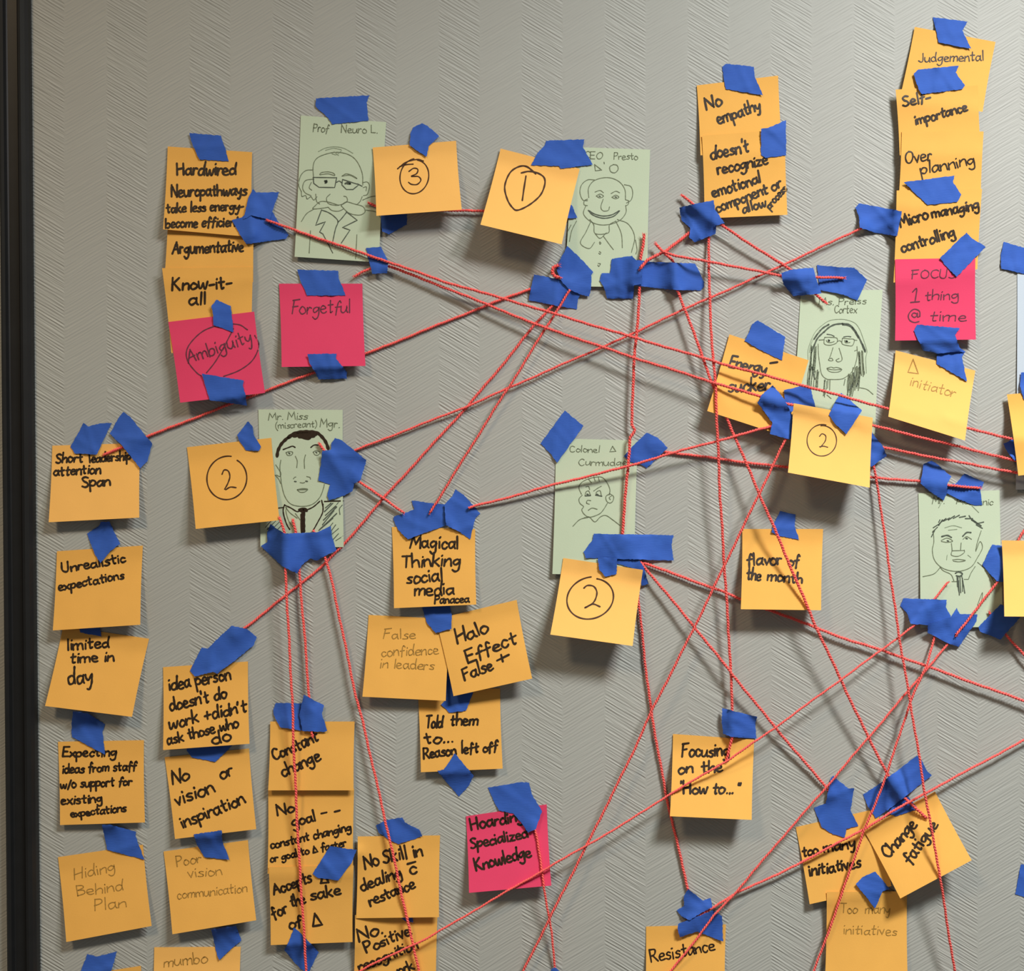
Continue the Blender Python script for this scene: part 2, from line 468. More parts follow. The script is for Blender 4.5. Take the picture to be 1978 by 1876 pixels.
def zs(ox, oy, f, *strokes):
    """strokes traced in an enlarged crop: back to photo pixels, smoothed"""
    out = []
    for s in strokes:
        hard = s.startswith('!')
        pts = [tuple(map(float, q.split(','))) for q in s.lstrip('!').split()]
        pts = [(ox + a / f, oy + b / f) for a, b in pts]
        out.append(straight(pts) if hard else catmull(pts, 1.5))
    return out

# ---------------------------------------------------------------- tape
def clip_poly(poly, axis, val, keep_greater):
    out = []
    n = len(poly)
    for i in range(n):
        a = poly[i]; b = poly[(i + 1) % n]
        ia = (a[axis] >= val) if keep_greater else (a[axis] <= val)
        ib = (b[axis] >= val) if keep_greater else (b[axis] <= val)
        if ia: out.append(a)
        if ia != ib:
            t = (val - a[axis]) / (b[axis] - a[axis])
            out.append((a[0] + (b[0] - a[0]) * t, a[1] + (b[1] - a[1]) * t))
    return out

import bmesh
tape_count = [0]
def tape(label, pts, crumple=1.0, lift=0.0, group="pieces of blue painter's tape"):
    tape_count[0] += 1
    rs = np.random.RandomState(100 + tape_count[0])
    # torn outline
    out = []
    n = len(pts)
    for i in range(n):
        a = np.array(pts[i], float); b = np.array(pts[(i + 1) % n], float)
        L_ = np.linalg.norm(b - a)
        k = max(1, int(L_ / 3.2))
        nr = np.array([-(b - a)[1], (b - a)[0]]) / max(L_, 1e-6)
        for j in range(k):
            out.append(a + (b - a) * j / k + (nr * rs.uniform(-0.65, 0.65) if j else 0))
    bm = bmesh.new()
    vs = [bm.verts.new((p[0], p[1], 0)) for p in out]
    bm.faces.new(vs)
    P = np.array(out)
    step = 5.0
    for ax in (0, 1):
        x = P[:, ax].min() + step * 0.5
        while x < P[:, ax].max():
            co = [0, 0, 0]; co[ax] = x; no = [0, 0, 0]; no[ax] = 1
            bmesh.ops.bisect_plane(bm, geom=bm.verts[:] + bm.edges[:] + bm.faces[:], plane_co=co, plane_no=no, dist=0.01)
            x += step
    bm.verts.index_update()
    V2 = np.array([v.co[:2] for v in bm.verts])
    faces = []
    for f in bm.faces:
        idx = [v.index for v in f.verts]
        ar = 0
        for i in range(len(idx)):
            p, q = V2[idx[i]], V2[idx[(i + 1) % len(idx)]]
            ar += p[0] * q[1] - q[0] * p[1]
        faces.append(idx if ar < 0 else idx[::-1])
    E = np.array([[e.verts[0].index, e.verts[1].index] for e in bm.edges])
    bm.free()
    obst = np.maximum(samp_max(V2[:, 0], V2[:, 1], 2.5), samp_max(V2[:, 0], V2[:, 1], 4.6)) + 0.00025
    h = obst.copy()
    deg = np.zeros(len(V2)); np.add.at(deg, E[:, 0], 1); np.add.at(deg, E[:, 1], 1)
    for it in range(26):
        s_ = np.zeros(len(V2)); np.add.at(s_, E[:, 0], h[E[:, 1]]); np.add.at(s_, E[:, 1], h[E[:, 0]])
        h = np.maximum(obst, s_ / np.maximum(deg, 1))
    # creases: folded lines across the piece, plus soft puckers
    c = V2.mean(0); sz = max(np.ptp(V2[:, 0]), np.ptp(V2[:, 1]))
    add = np.zeros(len(V2))
    for k in range(3):
        a = rs.uniform(0, math.pi); off = rs.uniform(-0.3, 0.3) * sz
        d = (V2[:, 0] - c[0]) * math.cos(a) + (V2[:, 1] - c[1]) * math.sin(a) - off
        add += crumple * 0.0007 * rs.uniform(0.4, 1) * np.maximum(0, 1 - np.abs(d) / rs.uniform(5, 12))
    add += crumple * 0.00018 * (1 + np.sin(V2[:, 0] * 0.13 + rs.uniform(0, 6)) * np.sin(V2[:, 1] * 0.11 + rs.uniform(0, 6)))
    # some free corners stand away a little
    far = V2 @ np.array([math.cos(rs.uniform(0, 6.28)), math.sin(rs.uniform(0, 6.28))])
    far = (far - far.min()) / max(np.ptp(far), 1e-6)
    add += (0.0011 * crumple + lift * 0.001) * np.clip(far - 0.72, 0, 1) / 0.28
    h = h + add
    V, F = sheet(V2, h, faces, 0.00014)
    o = link_mesh('tape_piece', V, F, M['tape'], smooth=True)
    tag(o, label, 'tape', group)
    tris = []
    for f in faces:
        for i in range(1, len(f) - 1): tris.append((f[0], f[i], f[i + 1]))
    raster(V2, h + 0.00014, tris)
    return o

# ---------------------------------------------------------------- yarn
def string(label, pts, h0=None, h1=None, w=5.4, fray=(True, True), group='red yarn strings stretched between the notes', sag=None):
    """pts in photo pixels; runs taut over whatever already hangs there; h0/h1 in mm"""
    P = np.array(pts, float)
    seg = np.hypot(*(P[1:] - P[:-1]).T); s = np.concatenate([[0], np.cumsum(seg)])
    n = max(4, int(s[-1] / 1.45))
    ss = np.linspace(0, s[-1], n)
    X = np.interp(ss, s, P[:, 0]); Y = np.interp(ss, s, P[:, 1])
    # soften the bends and add a slight wander
    for it in range(4):
        X[1:-1] = (X[:-2] + 2 * X[1:-1] + X[2:]) / 4; Y[1:-1] = (Y[:-2] + 2 * Y[1:-1] + Y[2:]) / 4
    t = np.stack([np.gradient(X), np.gradient(Y)], 1); t /= np.maximum(np.hypot(t[:, 0], t[:, 1]), 1e-9)[:, None]
    wv = 0.45 * np.sin(ss * 0.045 + random.random() * 6) + 0.25 * np.sin(ss * 0.17 + random.random() * 6)
    X = X - t[:, 1] * wv; Y = Y + t[:, 0] * wv
    r = w * 0.5 * S
    ob = samp_max(X, Y, 1.5) + r * 1.0
    a = ob[0] if h0 is None else max(ob[0], h0 * 0.001)
    b = ob[-1] if h1 is None else max(ob[-1], h1 * 0.001)
    ob[0] = a; ob[-1] = b
    # upper hull = taut thread
    hull = [0]
    for i in range(1, n):
        while len(hull) > 1:
            i0, i1 = hull[-2], hull[-1]
            if (ob[i1] - ob[i0]) * (i - i0) <= (ob[i] - ob[i0]) * (i1 - i0): hull.pop()
            else: break
        hull.append(i)
    Hh = np.interp(np.arange(n), hull, ob[hull])
    for it in range(3):
        Hh[1:-1] = np.maximum(ob[1:-1] - r * 0.2, (Hh[:-2] + 2 * Hh[1:-1] + Hh[2:]) / 4)
    C = world_xyz(X, Y, Hh)
    T = np.gradient(C, axis=0); T /= np.linalg.norm(T, axis=1)[:, None]
    up = np.array([0, -1.0, 0])
    Bn = np.cross(T, up); Bn /= np.maximum(np.linalg.norm(Bn, axis=1), 1e-9)[:, None]
    Nn = np.cross(Bn, T)
    arc = np.concatenate([[0], np.cumsum(np.linalg.norm(C[1:] - C[:-1], axis=1))])
    pitch = 0.0052
    V = []; F = []
    K = 6
    for ply in range(2):
        ph = arc / pitch * 2 * math.pi + ply * math.pi
        rad = r * 0.42
        cc = C + (Bn * np.cos(ph)[:, None] + Nn * np.sin(ph)[:, None]) * rad
        pr = r * 0.66 * (1 + 0.10 * np.sin(arc * 1900 + ply * 2) + 0.06 * np.sin(arc * 700 + ply))
        b0 = len(V)
        for i in range(n):
            for k in range(K):
                an = 2 * math.pi * k / K
                V.append(cc[i] + (Bn[i] * math.cos(an) + Nn[i] * math.sin(an)) * pr[i])
        for i in range(n - 1):
            for k in range(K):
                k2 = (k + 1) % K
                F.append((b0 + i * K + k, b0 + i * K + k2, b0 + (i + 1) * K + k2, b0 + (i + 1) * K + k))
        F.append(tuple(b0 + k for k in range(K))[::-1]); F.append(tuple(b0 + (n - 1) * K + k for k in range(K)))
    o = link_mesh('yarn_string', V, F, M['yarn'])
    tag(o, label, 'string', group)
    # stray fibres and frayed ends
    FV = []; FF = []
    def hair(p, q, m_, wd):
        b0 = len(FV)
        pp = [p, (p + q) / 2 + m_, q]
        for j, c_ in enumerate(pp):
            w_ = wd * (1 - 0.35 * j)
            for k in range(3):
                an = 2 * math.pi * k / 3
                FV.append(c_ + np.array([math.cos(an) * w_, math.sin(an) * w_, math.sin(an + 1) * w_]))
        for j in range(2):
            for k in range(3):
                k2 = (k + 1) % 3
                FF.append((b0 + j * 3 + k, b0 + j * 3 + k2, b0 + (j + 1) * 3 + k2, b0 + (j + 1) * 3 + k))
    for i in range(3, n - 3, 5):
        dr = rng.normal(size=3); dr[1] = -abs(dr[1]) * 0.5
        dr = dr - T[i] * (dr @ T[i]) * 0.4; dr /= np.linalg.norm(dr)
        p = C[i] + dr * r * 0.7
        hair(p, p + dr * r * rng.uniform(0.5, 1.2) + T[i] * rng.uniform(-1.5, 1.5) * r, rng.normal(size=3) * r * 0.2, 0.00007)
    for e, idx, sg in ((0, 0, -1), (1, n - 1, 1)):
        if not fray[e]: continue
        for k in range(9):
            dr = T[idx] * sg * rng.uniform(0.9, 2.2) + Bn[idx] * rng.normal() * 0.55 + Nn[idx] * abs(rng.normal()) * 0.35
            p = C[idx] + (Bn[idx] * rng.normal() + Nn[idx] * abs(rng.normal())) * r * 0.4
            hair(p, p + dr * r, rng.normal(size=3) * r * 0.3, 0.00032)
    if FF:
        fz = link_mesh('fuzz', np.array(FV), FF, M['yarn'], o)
        fz['kind'] = 'stuff'
    # into the height map
    R = int(math.ceil(w * 0.5))
    for i in range(n):
        xi = int(round(X[i] + MG)); yi = int(round(Y[i] + MG))
        if R <= xi < HM.shape[1] - R - 1 and R <= yi < HM.shape[0] - R - 1:
            sub = HM[yi - R + 1:yi + R, xi - R + 1:xi + R]
            np.maximum(sub, Hh[i] + r * 0.8, out=sub)
    return o

# ---------------------------------------------------------------- the setting
def box_mesh(x0, x1, y0, y1, z0, z1):
    V = [(x, y, z) for x in (x0, x1) for y in (y0, y1) for z in (z0, z1)]
    F = [(0, 1, 3, 2), (4, 6, 7, 5), (0, 4, 5, 1), (2, 3, 7, 6), (0, 2, 6, 4), (1, 5, 7, 3)]
    return V, F
V, F = box_mesh(-2.0, 2.0, 0.0, 0.08, -1.5, 1.7)
w = link_mesh('wall_back', V, F, M['wall'], origin=np.zeros(3), smooth=False)
w['kind'] = 'structure'
# black moulded strip on the left of the wall: cross-section across x, extruded upwards, leaning slightly
prof = [(-22, 0), (-22, 7.5), (-20, 10), (-16, 11.2), (-11, 10.4), (-8, 7.2), (-6, 6.2), (12, 6.2), (14, 8.0), (17, 10), (22, 10.6), (29, 9.2), (33.5, 6), (35, 3), (35, 0)]
V = []; F = []
levels = [(-1.5, None), (-0.60, None), (0.60, None), (1.7, None)]
zs_ = np.linspace(-1.5, 1.7, 13)
for z in zs_:
    ypx = CY - z / S
    cxp = 25.5 + ypx * 18.0 / 1876.0     # centre line in wall pixels
    for (a, b) in prof:
        V.append(((cxp + a - CX) * S, -b * 0.001 - (0.0), z))
n_ = len(prof)
for i in range(len(zs_) - 1):
    for k in range(n_ - 1):
        F.append((i * n_ + k, i * n_ + k + 1, (i + 1) * n_ + k + 1, (i + 1) * n_ + k))
t1 = link_mesh('trim_1', V, F, M['trim'], origin=np.zeros(3), smooth=False)
t1['kind'] = 'structure'

# ================================================================ portrait cards
CARD = dict(kind='green', pen='graphite', pw=1.9, name='portrait_card', cat='drawing', group='pale green portrait cards', slant=0.05, dents=0.15)

# -- bespectacled professor
A = (280, 160, 3.956)
prof_l = zs(*A, '1290,740 1285,640 1310,580 1380,545 1470,530 1560,550 1620,600 1660,690 1665,780', '1285,665 1230,670 1190,710 1175,780 1195,830',
  '1285,735 1225,748 1205,800 1225,840 1270,862', '1272,760 1255,800 1275,820', '1195,830 1200,868 1228,860 1240,888 1268,870 1290,895 1315,870',
  '1305,850 1312,905 1335,925', '1660,870 1645,905 1620,930', '1665,895 1720,872 1780,862', '1665,762 1700,758 1716,790 1700,850 1670,862', '1668,800 1692,795 1690,825',
  '1415,850 1388,880 1400,920 1450,935 1490,932 1525,920 1547,900 1540,872 1520,866', '1400,950 1430,975 1480,980 1520,962',
  '1500,935 1540,910 1600,925 1665,945 1682,985 1640,1010 1560,995 1500,940', '1480,935 1400,910 1340,908 1300,940 1283,962 1340,960 1400,950',
  '1290,965 1235,1000 1195,1060', '1265,1130 1255,1300', '1620,1160 1610,1345', '1690,972 1770,990 1810,1050', '1335,700 1350,685 1400,680 1440,690 1450,708 1400,695 1338,702',
  '1505,712 1540,695 1590,710 1620,732 1565,706 1508,712')
prof_h = zs(*A, '1325,525 1380,498 1450,488 1520,500 1590,538', '1430,542 1465,548 1502,518', '1445,525 1480,555', '1380,515 1440,500 1500,510')
prof_d = zs(*A, '!1285,722 1465,725 1450,800 1330,798 1290,768 1285,722', '!1510,738 1635,778 1590,815 1540,815 1505,780 1510,738', '1465,760 1485,750 1505,765', '1625,772 1660,790',
  '!1350,970 1305,1088 1378,1062 1335,1140 1360,1155 1435,1300', '1350,972 1400,990 1445,1020 1475,1060 1455,1120 1430,1240', '!1540,985 1622,1050 1510,1105 1567,1125 1500,1225', '1540,990 1500,1040 1475,1065')
prof_e = zs(*A, '1375,750 1390,757 1378,765 1388,748', '1530,770 1555,762 1570,772 1545,768')
note('pale green card with pencil portrait of a bald professor in glasses', [(581, 223), (746, 236), (732, 507), (569, 496)], lift=3.5, lines=[
  ('Prof', 605, 254, 634, 256, 8.5), ('Neuro L.', 659, 256, 729, 257, 8)],
  extra=[(prof_l, 1.4, 'graphite'), (prof_h, 1.2, 'softgraphite'), (prof_d, 1.8, 'darkgraphite'), (prof_e, 3.5, 'darkgraphite', 'eye_marks')], n=16, **CARD)

# -- generic bald smiling man
B = (680, 160, 3.297)
ceo_l = zs(*B, '1508,730 1506,672 1535,628 1590,606 1650,606 1705,632 1738,680 1742,745', '1545,618 1500,618 1462,650 1452,700 1470,745 1500,750', '1735,648 1775,660 1788,700 1778,745 1748,765',
  '1500,740 1480,750 1478,775 1500,782', '1745,745 1762,752 1758,775 1742,782', '1488,785 1474,830 1500,868 1545,895 1600,905 1665,895 1715,868 1745,825 1744,785',
  '1548,695 1580,685 1602,700', '1650,705 1680,690 1705,700', '1555,720 1580,708 1602,722 1578,732 1555,720', '1655,728 1680,715 1700,728 1678,738 1655,728',
  '1600,740 1585,790 1600,815 1632,812 1640,790', '1515,870 1540,905 1550,960 1632,955 1640,905 1680,880', '1430,880 1400,940 1385,1010', '1395,905 1370,960 1365,1020',
  '1520,885 1490,950 1455,1020 1510,1055 1545,1015', '1550,962 1580,990 1620,955', '1680,880 1715,960 1722,1050', '1690,870 1760,900 1800,980 1780,1080', '1600,975 1640,1030 1665,1062', '1805,1000 1815,1060 1808,1090',
  '1578,1012 1586,1020 1580,1028 1576,1015', '1575,1075 1585,1080 1580,1092 1572,1085', '1568,1150 1582,1152 1572,1170 1566,1160')
ceo_d = zs(*B, '1505,812 1535,842 1600,862 1665,850 1705,815', '1512,815 1545,835 1600,848 1655,840 1700,815', '1574,720 1582,724', '1676,726 1684,729')
ceo_t = zs(*B, '!1545,520 1550,560 1590,555 1545,520', '1665,520 1642,535 1648,565 1675,572 1695,550 1688,525 1665,520', '1605,505 1607,515')
note('pale green card with pencil portrait of a smiling bald man with side hair', [(1105, 284), (1256, 289), (1250, 555), (1090, 553)], lift=2.5, lines=[
  ('CEO', 1128, 306, 1163, 307, 7.5), ('Presto', 1186, 308, 1232, 308, 7)],
  extra=[(ceo_l, 1.4, 'graphite'), (ceo_d, 2.0, 'darkgraphite'), (ceo_t, 1.6, 'graphite')], n=16, **CARD)

string("yarn from below the smiling man to the tape on the 'idea person' note", [(1082, 560), (1066, 591), (1033, 627), (960, 718), (902, 786), (741, 962), (667, 1049), (621, 1095), (554, 1149), (480, 1208), (455, 1226)], fray=(False, False), h0=3)
# -- dark haired man in a suit
Cc = (480, 780, 5.519)
ms_l = zs(*Cc, '345,600 335,680 345,790 355,870 385,980 440,1060 520,1090 620,1090 700,1060 765,990 800,900 808,860', '290,650 310,680 345,740 335,775 300,760', '285,760 320,800 345,850',
  '500,560 520,610 515,680', '608,545 595,600 598,690', '480,800 490,785 505,780', '620,775 655,785 662,805', '400,520 430,510 470,515 460,545 420,550 400,522', '690,515 720,500 760,515 745,545 710,545 690,515',
  '550,840 580,845 600,838', '520,915 570,905 630,910 600,940 550,942 520,918', '525,918 630,915', '410,1090 400,1150 430,1250 470,1310', '395,1100 440,1160 520,1220', '500,1170 560,1250')
ms_h = zs(*Cc, '305,560 315,500 350,430 410,370 480,320 560,300 650,298 730,310 790,360 830,420 850,480', '420,365 480,330 560,318 650,320 720,330', '480,345 560,335 640,345 700,345', '540,350 600,362 640,372 660,350')
ms_k = zs(*Cc, '370,488 430,465 470,452 497,465', '665,465 700,440 745,440', '385,1080 450,1110 520,1150 560,1130 620,1130 690,1100 760,1040', '385,1075 370,1130 380,1200 410,1290 440,1340', '795,1070 790,1160 740,1260 690,1350', '780,1030 795,1100', '810,1042 1010,1035', '320,1112 375,1105')
ms_tie = zs(*Cc, '545,1135 580,1160 575,1250 570,1370', '560,1125 600,1130 590,1180 592,1360', '540,1130 600,1120 620,1140', '565,1180 572,1370')
ms_eye = zs(*Cc, '430,525 440,532', '490,828 508,830', '612,825 628,828', '718,515 730,525')
ms_sh = zs(*Cc, '880,1060 820,1110', '900,1060 810,1150', '930,1090 820,1190', '940,1100 800,1240', '910,1140 790,1290', '940,1170 760,1340', '900,1220 750,1350')
ms_sh2 = zs(*Cc, '900,1270 860,1320', '930,1290 880,1360', '960,1330 890,1390', '960,1385 900,1450', '1010,1410 930,1460', '240,1250 180,1320', '290,1250 200,1340', '330,1260 250,1340', '350,1300 300,1350', '220,1330 200,1400', '1000,1080 970,1120 975,1180', '960,1050 940,1075')
note('pale green card with inked portrait of a dark-haired man in suit and tie', [(499, 791), (662, 792), (664, 1057), (503, 1057)], lift=2.5, lines=[
  ('Mr. Miss', 519, 811, 594, 810, 7.5), ('(miscreant)', 533, 828, 612, 824, 6.5), ('Mgr.', 618, 824, 656, 826, 8)],
  extra=[(ms_l, 1.5, 'graphite'), (ms_h, 6.0, 'marker', 'hair_ink'), (ms_k, 2.3, 'marker', 'collar_and_brow_ink'), (ms_tie, 5.2, 'marker', 'tie_ink'), (ms_eye, 2.5, 'darkgraphite', 'eye_marks'), (ms_sh, 2.2, 'darkgraphite', 'jacket_hatching'), (ms_sh2, 1.5, 'darkgraphite', 'jacket_hatching')], n=16, **CARD)

# -- woman with long dark hair and glasses
E_ = (1540, 580, 8.53)
cx_l = zs(*E_, '345,720 350,880 370,1040 400,1210 470,1290 560,1305 720,1300 800,1265 900,1180 960,1050 990,900 985,760', '590,780 560,880 530,960 515,985 560,1000 590,990', '540,960 570,955 590,985', '690,790 720,880 740,960 725,1000 670,1015 640,985 690,960',
  '490,1120 560,1100 600,1115 650,1105 735,1140 680,1180 580,1185 520,1165 490,1125', '500,1130 600,1145 720,1140', '455,610 555,610 655,625 650,700 540,740 450,720 445,650 455,612', '745,625 850,635 940,650 910,745 830,745 740,715 745,628', '660,680 700,665 735,690', '360,655 440,650', '940,655 985,660',
  '510,1310 500,1450', '540,1310 535,1480', '790,1300 770,1400', '1030,1440 1150,1470 1250,1550', '490,1560 560,1620', '945,835 980,820', '480,660 500,690 560,695 610,680', '780,660 800,700 870,695')
cx_out = zs(*E_, '180,980 180,820 230,660 300,520 400,420 520,340 650,315 800,320 950,375 1030,480 1080,610 1130,760 1150,850 1130,960 1140,1200', '200,860 230,720 290,600 380,500')
cx_hair = []
random.seed(3)
def lock(x0, y0, x1, y1, n_, sp, wv=12):
    o = []
    for i in range(n_):
        dx = random.uniform(-sp, sp); dy = random.uniform(-20, 20)
        p = [(x0 + dx, y0 + dy), ((x0 + x1) / 2 + dx + random.uniform(-wv, wv), (y0 + y1) / 2), (x1 + dx * 1.1 + random.uniform(-wv, wv), y1 + random.uniform(-50, 40))]
        o.append(catmull([(1540 + a / 8.53, 580 + b / 8.53) for a, b in p], 2))
    return o
cx_hair += lock(270, 760, 240, 1180, 9, 42) + lock(240, 1060, 200, 1430, 7, 40) + lock(330, 1160, 300, 1450, 6, 30) + lock(440, 1330, 420, 1560, 4, 50)
cx_hair2 = lock(1040, 850, 1070, 1230, 8, 52) + lock(980, 1100, 950, 1450, 9, 60) + lock(880, 1230, 860, 1540, 7, 45) + lock(950, 1300, 900, 1600, 4, 40)
cx_dark = zs(*E_, '740,385 850,400 930,470 1000,580 1050,680 1090,780 1120,850', '750,400 860,420 940,500 1010,620', '440,525 520,450 620,400 740,385', '230,870 290,720 340,620 430,530', '280,640 340,550 420,460 520,400', '930,1200 940,1320 900,1400 870,1480', '1010,1190 1020,1300 980,1420', '240,1100 260,1180 290,1300', '1075,720 1120,830')
cx_eye = zs(*E_, '515,655 530,665 520,672', '805,670 822,680 812,686')
cx_brow = zs(*E_, '490,560 560,570 610,595', '765,605 830,595 885,602')
note('pale green card with pencil portrait of a long-haired woman in glasses', [(1547, 562), (1705, 560), (1690, 838), (1529, 832)], lift=2.5, lines=[
  ('Ms. Preiss', 1582, 589, 1673, 587, 7), ('Cortex', 1612, 605, 1655, 604, 8)],
  extra=[(cx_out, 1.1, 'softgraphite'), (cx_hair, 1.5, 'softgraphite'), (cx_hair, 0.9, 'graphite'), (cx_hair2, 1.7, 'graphite'), (cx_l, 1.4, 'graphite'), (cx_dark, 3.0, 'darkgraphite', 'hair_hatching'), (cx_eye, 3.2, 'darkgraphite', 'eye_marks'), (cx_brow, 1.6, 'darkgraphite', 'brow_lines')], n=16, **CARD)

# -- frowning round-faced man
F_ = (1000, 780, 3.753)
co_l = zs(*F_, '462,655 445,610 462,572 520,542 600,530 640,560 668,618 664,662', '650,722 622,768 590,800 522,822 482,800 465,768 478,745 452,722 445,690 468,662', '668,652 695,672 690,705 668,720 645,705 640,672 668,652', '680,668 664,680 672,695',
  '530,702 506,700 500,720 520,728', '512,772 540,756 577,765', '515,548 535,572', '552,530 562,560', '585,532 592,562', '482,826 520,822 560,856 600,820 640,810 690,842 742,882', '510,824 450,840 400,888',
  '495,602 515,600 522,622', '552,632 580,612 606,598', '488,668 495,640 515,632 527,662', '568,660 572,640 597,630 607,665')
co_e = zs(*F_, '502,655 512,658', '574,655 584,660', '490,668 528,665', '565,662 610,670')
note('pale green card with pencil sketch of a frowning round-faced man', [(1074, 847), (1232, 851), (1225, 1112), (1067, 1109)], lift=4, lines=[
  ('Colonel', 1101, 873, 1158, 874, 6.5), ('Curmudgeon', 1118, 899, 1232, 899, 7)],
  extra=[(zs(*F_, '!688,308 668,348 712,345 688,308'), 1.5, 'graphite'), (co_l, 1.5, 'graphite'), (co_e, 2.2, 'darkgraphite')], n=16, **CARD)

# -- heavy-jawed man with a tie
G_ = (1560, 840, 4.263)
mr_l = zs(*G_, '1035,790 1040,880 1028,950 1045,1030 1100,1090 1180,1120 1270,1120 1350,1085 1400,1010 1440,930 1420,880 1385,960', '1430,790 1400,880 1385,950', '1185,895 1190,950 1185,990 1240,1000 1290,970 1290,950', '1265,890 1260,945', '1190,955 1290,952', '1195,1030 1240,1025 1300,1035 1250,1045 1200,1040',
  '1090,1090 1120,1120 1180,1150 1205,1200', '1380,1085 1345,1140 1325,1190', '1095,1090 1040,1145 950,1168', '1400,1050 1480,1120 1540,1220', '1100,870 1150,850 1195,875 1150,885 1102,878', '1280,860 1310,838 1350,860', '1190,1208 1230,1208', '1290,1190 1320,1190', '1400,1400 1440,1300 1430,1400')
mr_s = zs(*G_, '1130,765 1200,748 1270,765', '1160,785 1230,778', '1150,990 1145,1030', '1320,990 1345,1010', '1100,560 1080,600', '1340,570 1410,640')
mr_h = zs(*G_, '1020,840 1045,790', '1030,800 1070,760', '1035,765 1090,730', '1080,745 1110,700', '1090,725 1140,690', '1120,710 1170,685', '1160,700 1210,668', '1200,688 1250,662', '1250,680 1300,670', '1300,690 1360,690', '1340,685 1380,715', '1350,700 1400,735', '1380,715 1430,750', '1400,730 1450,718', '1390,740 1440,770', '1080,720 1090,700', '1330,665 1345,690')
mr_b = zs(*G_, '1105,838 1150,828 1185,845', '1278,835 1310,805 1345,805', '1150,872 1162,876', '1305,852 1316,856', '1218,1140 1245,1128 1275,1145 1255,1165 1225,1160')
mr_t = zs(*G_, '1240,1165 1238,1240 1250,1310', '1255,1170 1262,1300', '1270,1165 1285,1240 1295,1305', '1245,1200 1250,1320', '1230,1170 1235,1250', '1275,1180 1278,1290')
note('pale green card with pencil portrait of a heavy-jawed man wearing a tie', [(1774, 953), (1931, 947), (1938, 1211), (1778, 1213)], lift=2.5, lines=[
  ('Mr.', 1801, 973, 1824, 973, 7), ('Mechanic', 1848, 973, 1918, 976, 7)],
  extra=[(mr_l, 1.4, 'graphite'), (mr_s, 1.2, 'softgraphite'), (mr_h, 2.2, 'darkgraphite', 'hair_hatching'), (mr_b, 2.8, 'darkgraphite', 'brow_and_eye_marks'), (mr_t, 1.8, 'darkgraphite', 'tie_hatching')], n=16, **CARD)
random.seed(11)

# ================================================================ left-hand columns
note("orange note 'Argumentative' between 'Hardwired' and 'Know-it-all'", [(326, 385), (492, 388), (489, 545), (317, 548)], lift=4, base=3, lines=[
  ('Argumentative', 333, 490, 470, 485, 11.5)])
note("orange note with curled right edge reading 'Hardwired Neuropathways'", [(324, 283), (487, 294), (486, 458), (315, 443)], lift=6, base=1, curl=1.5, lines=[
  ('Hardwired', 342, 338, 455, 337, 12), ('Neuropathways', 331, 380, 476, 376, 11.5), ('take less energy-', 322, 411, 470, 405, 9.5), ('become efficient', 320, 440, 462, 436, 9.5)])
tape("blue tape piece on top edge of the 'Hardwired' note", [(366, 257), (427, 262), (429, 271), (434, 284), (442, 312), (385, 308), (380, 298), (370, 274)])
note("orange note 'Know-it-all' below 'Argumentative'", [(313, 518), (489, 516), (486, 676), (331, 682)], lift=7, base=2, lines=[
  ('Know-it-', 333, 560, 446, 556, 12.5), ('all', 366, 589, 397, 588, 12)])
tape("lower blue tape piece of the pair right of 'Hardwired' note, string end on it", [(467, 420), (490, 398), (526, 409), (535, 425), (558, 453), (553, 461), (476, 472), (462, 451), (448, 425)])
tape("upper blue tape piece of the pair right of 'Hardwired' note", [(489, 365), (495, 372), (539, 371), (526, 409), (520, 424), (486, 416), (470, 424), (480, 382)])
note("golden note 'Short leadership attention span' nearest the black trim", [(101, 861), (271, 856), (269, 1000), (94, 1009)], kind='yellow', lift=9, lines=[
  ('Short', 108, 894, 160, 892, 9.5), ('leadership', 173, 893, 252, 888, 9), ('attention', 104, 919, 194, 914, 9.5), ('Span', 159, 941, 213, 937, 10.5)])
tape("left blue tape piece on top of the 'Short leadership' note", [(161, 817), (170, 824), (192, 818), (216, 817), (209, 831), (187, 878), (144, 876), (136, 863), (153, 834)])
string("yarn from the 'Short leadership' note running behind 'Forgetful' up to the right", [(202, 878), (281, 845), (449, 779), (512, 755), (607, 720), (706, 684), (960, 582), (1060, 545)], h1=2)
tape("right blue tape piece on corner of the 'Short leadership' note, holding the string", [(238, 796), (250, 804), (294, 857), (285, 891), (271, 905), (235, 860), (212, 838), (227, 811)])
note("magenta note with 'Ambiguity' circled and struck through", [(325, 622), (491, 602), (512, 759), (348, 778)], kind='pink', lift=8, base=4, lines=[
  ('Ambiguity', 364, 702, 488, 660, 13, 2.6, 'purplepen')], extra=[
  ([catmull([(478, 637), (461, 627), (430, 627), (395, 638), (370, 660), (360, 680), (364, 700), (380, 720), (389, 726)], 2), catmull([(492, 648), (500, 664), (496, 682), (484, 700), (461, 716), (432, 727)], 2), catmull([(451, 635), (430, 675), (415, 700), (399, 720)], 2)], 2.2, 'purplepen')])
tape("blue tape piece joining 'Know-it-all' to the magenta 'Ambiguity' note", [(418, 579), (446, 591), (448, 612), (451, 642), (412, 628), (412, 609), (408, 592)])
tape("blue tape piece on bottom edge of the 'Ambiguity' note", [(390, 722), (471, 735), (469, 745), (475, 765), (477, 784), (405, 773), (400, 756)])
note("magenta note reading 'Forgetful'", [(539, 548), (700, 548), (706, 707), (544, 709)], kind='pink', lift=8, base=1, lines=[
  ('Forgetful', 564, 607, 677, 603, 13, 2.3, 'purplepen')])
tape("blue tape piece on top edge of the 'Forgetful' note", [(574, 521), (653, 523), (654, 537), (668, 571), (593, 571), (581, 544)])
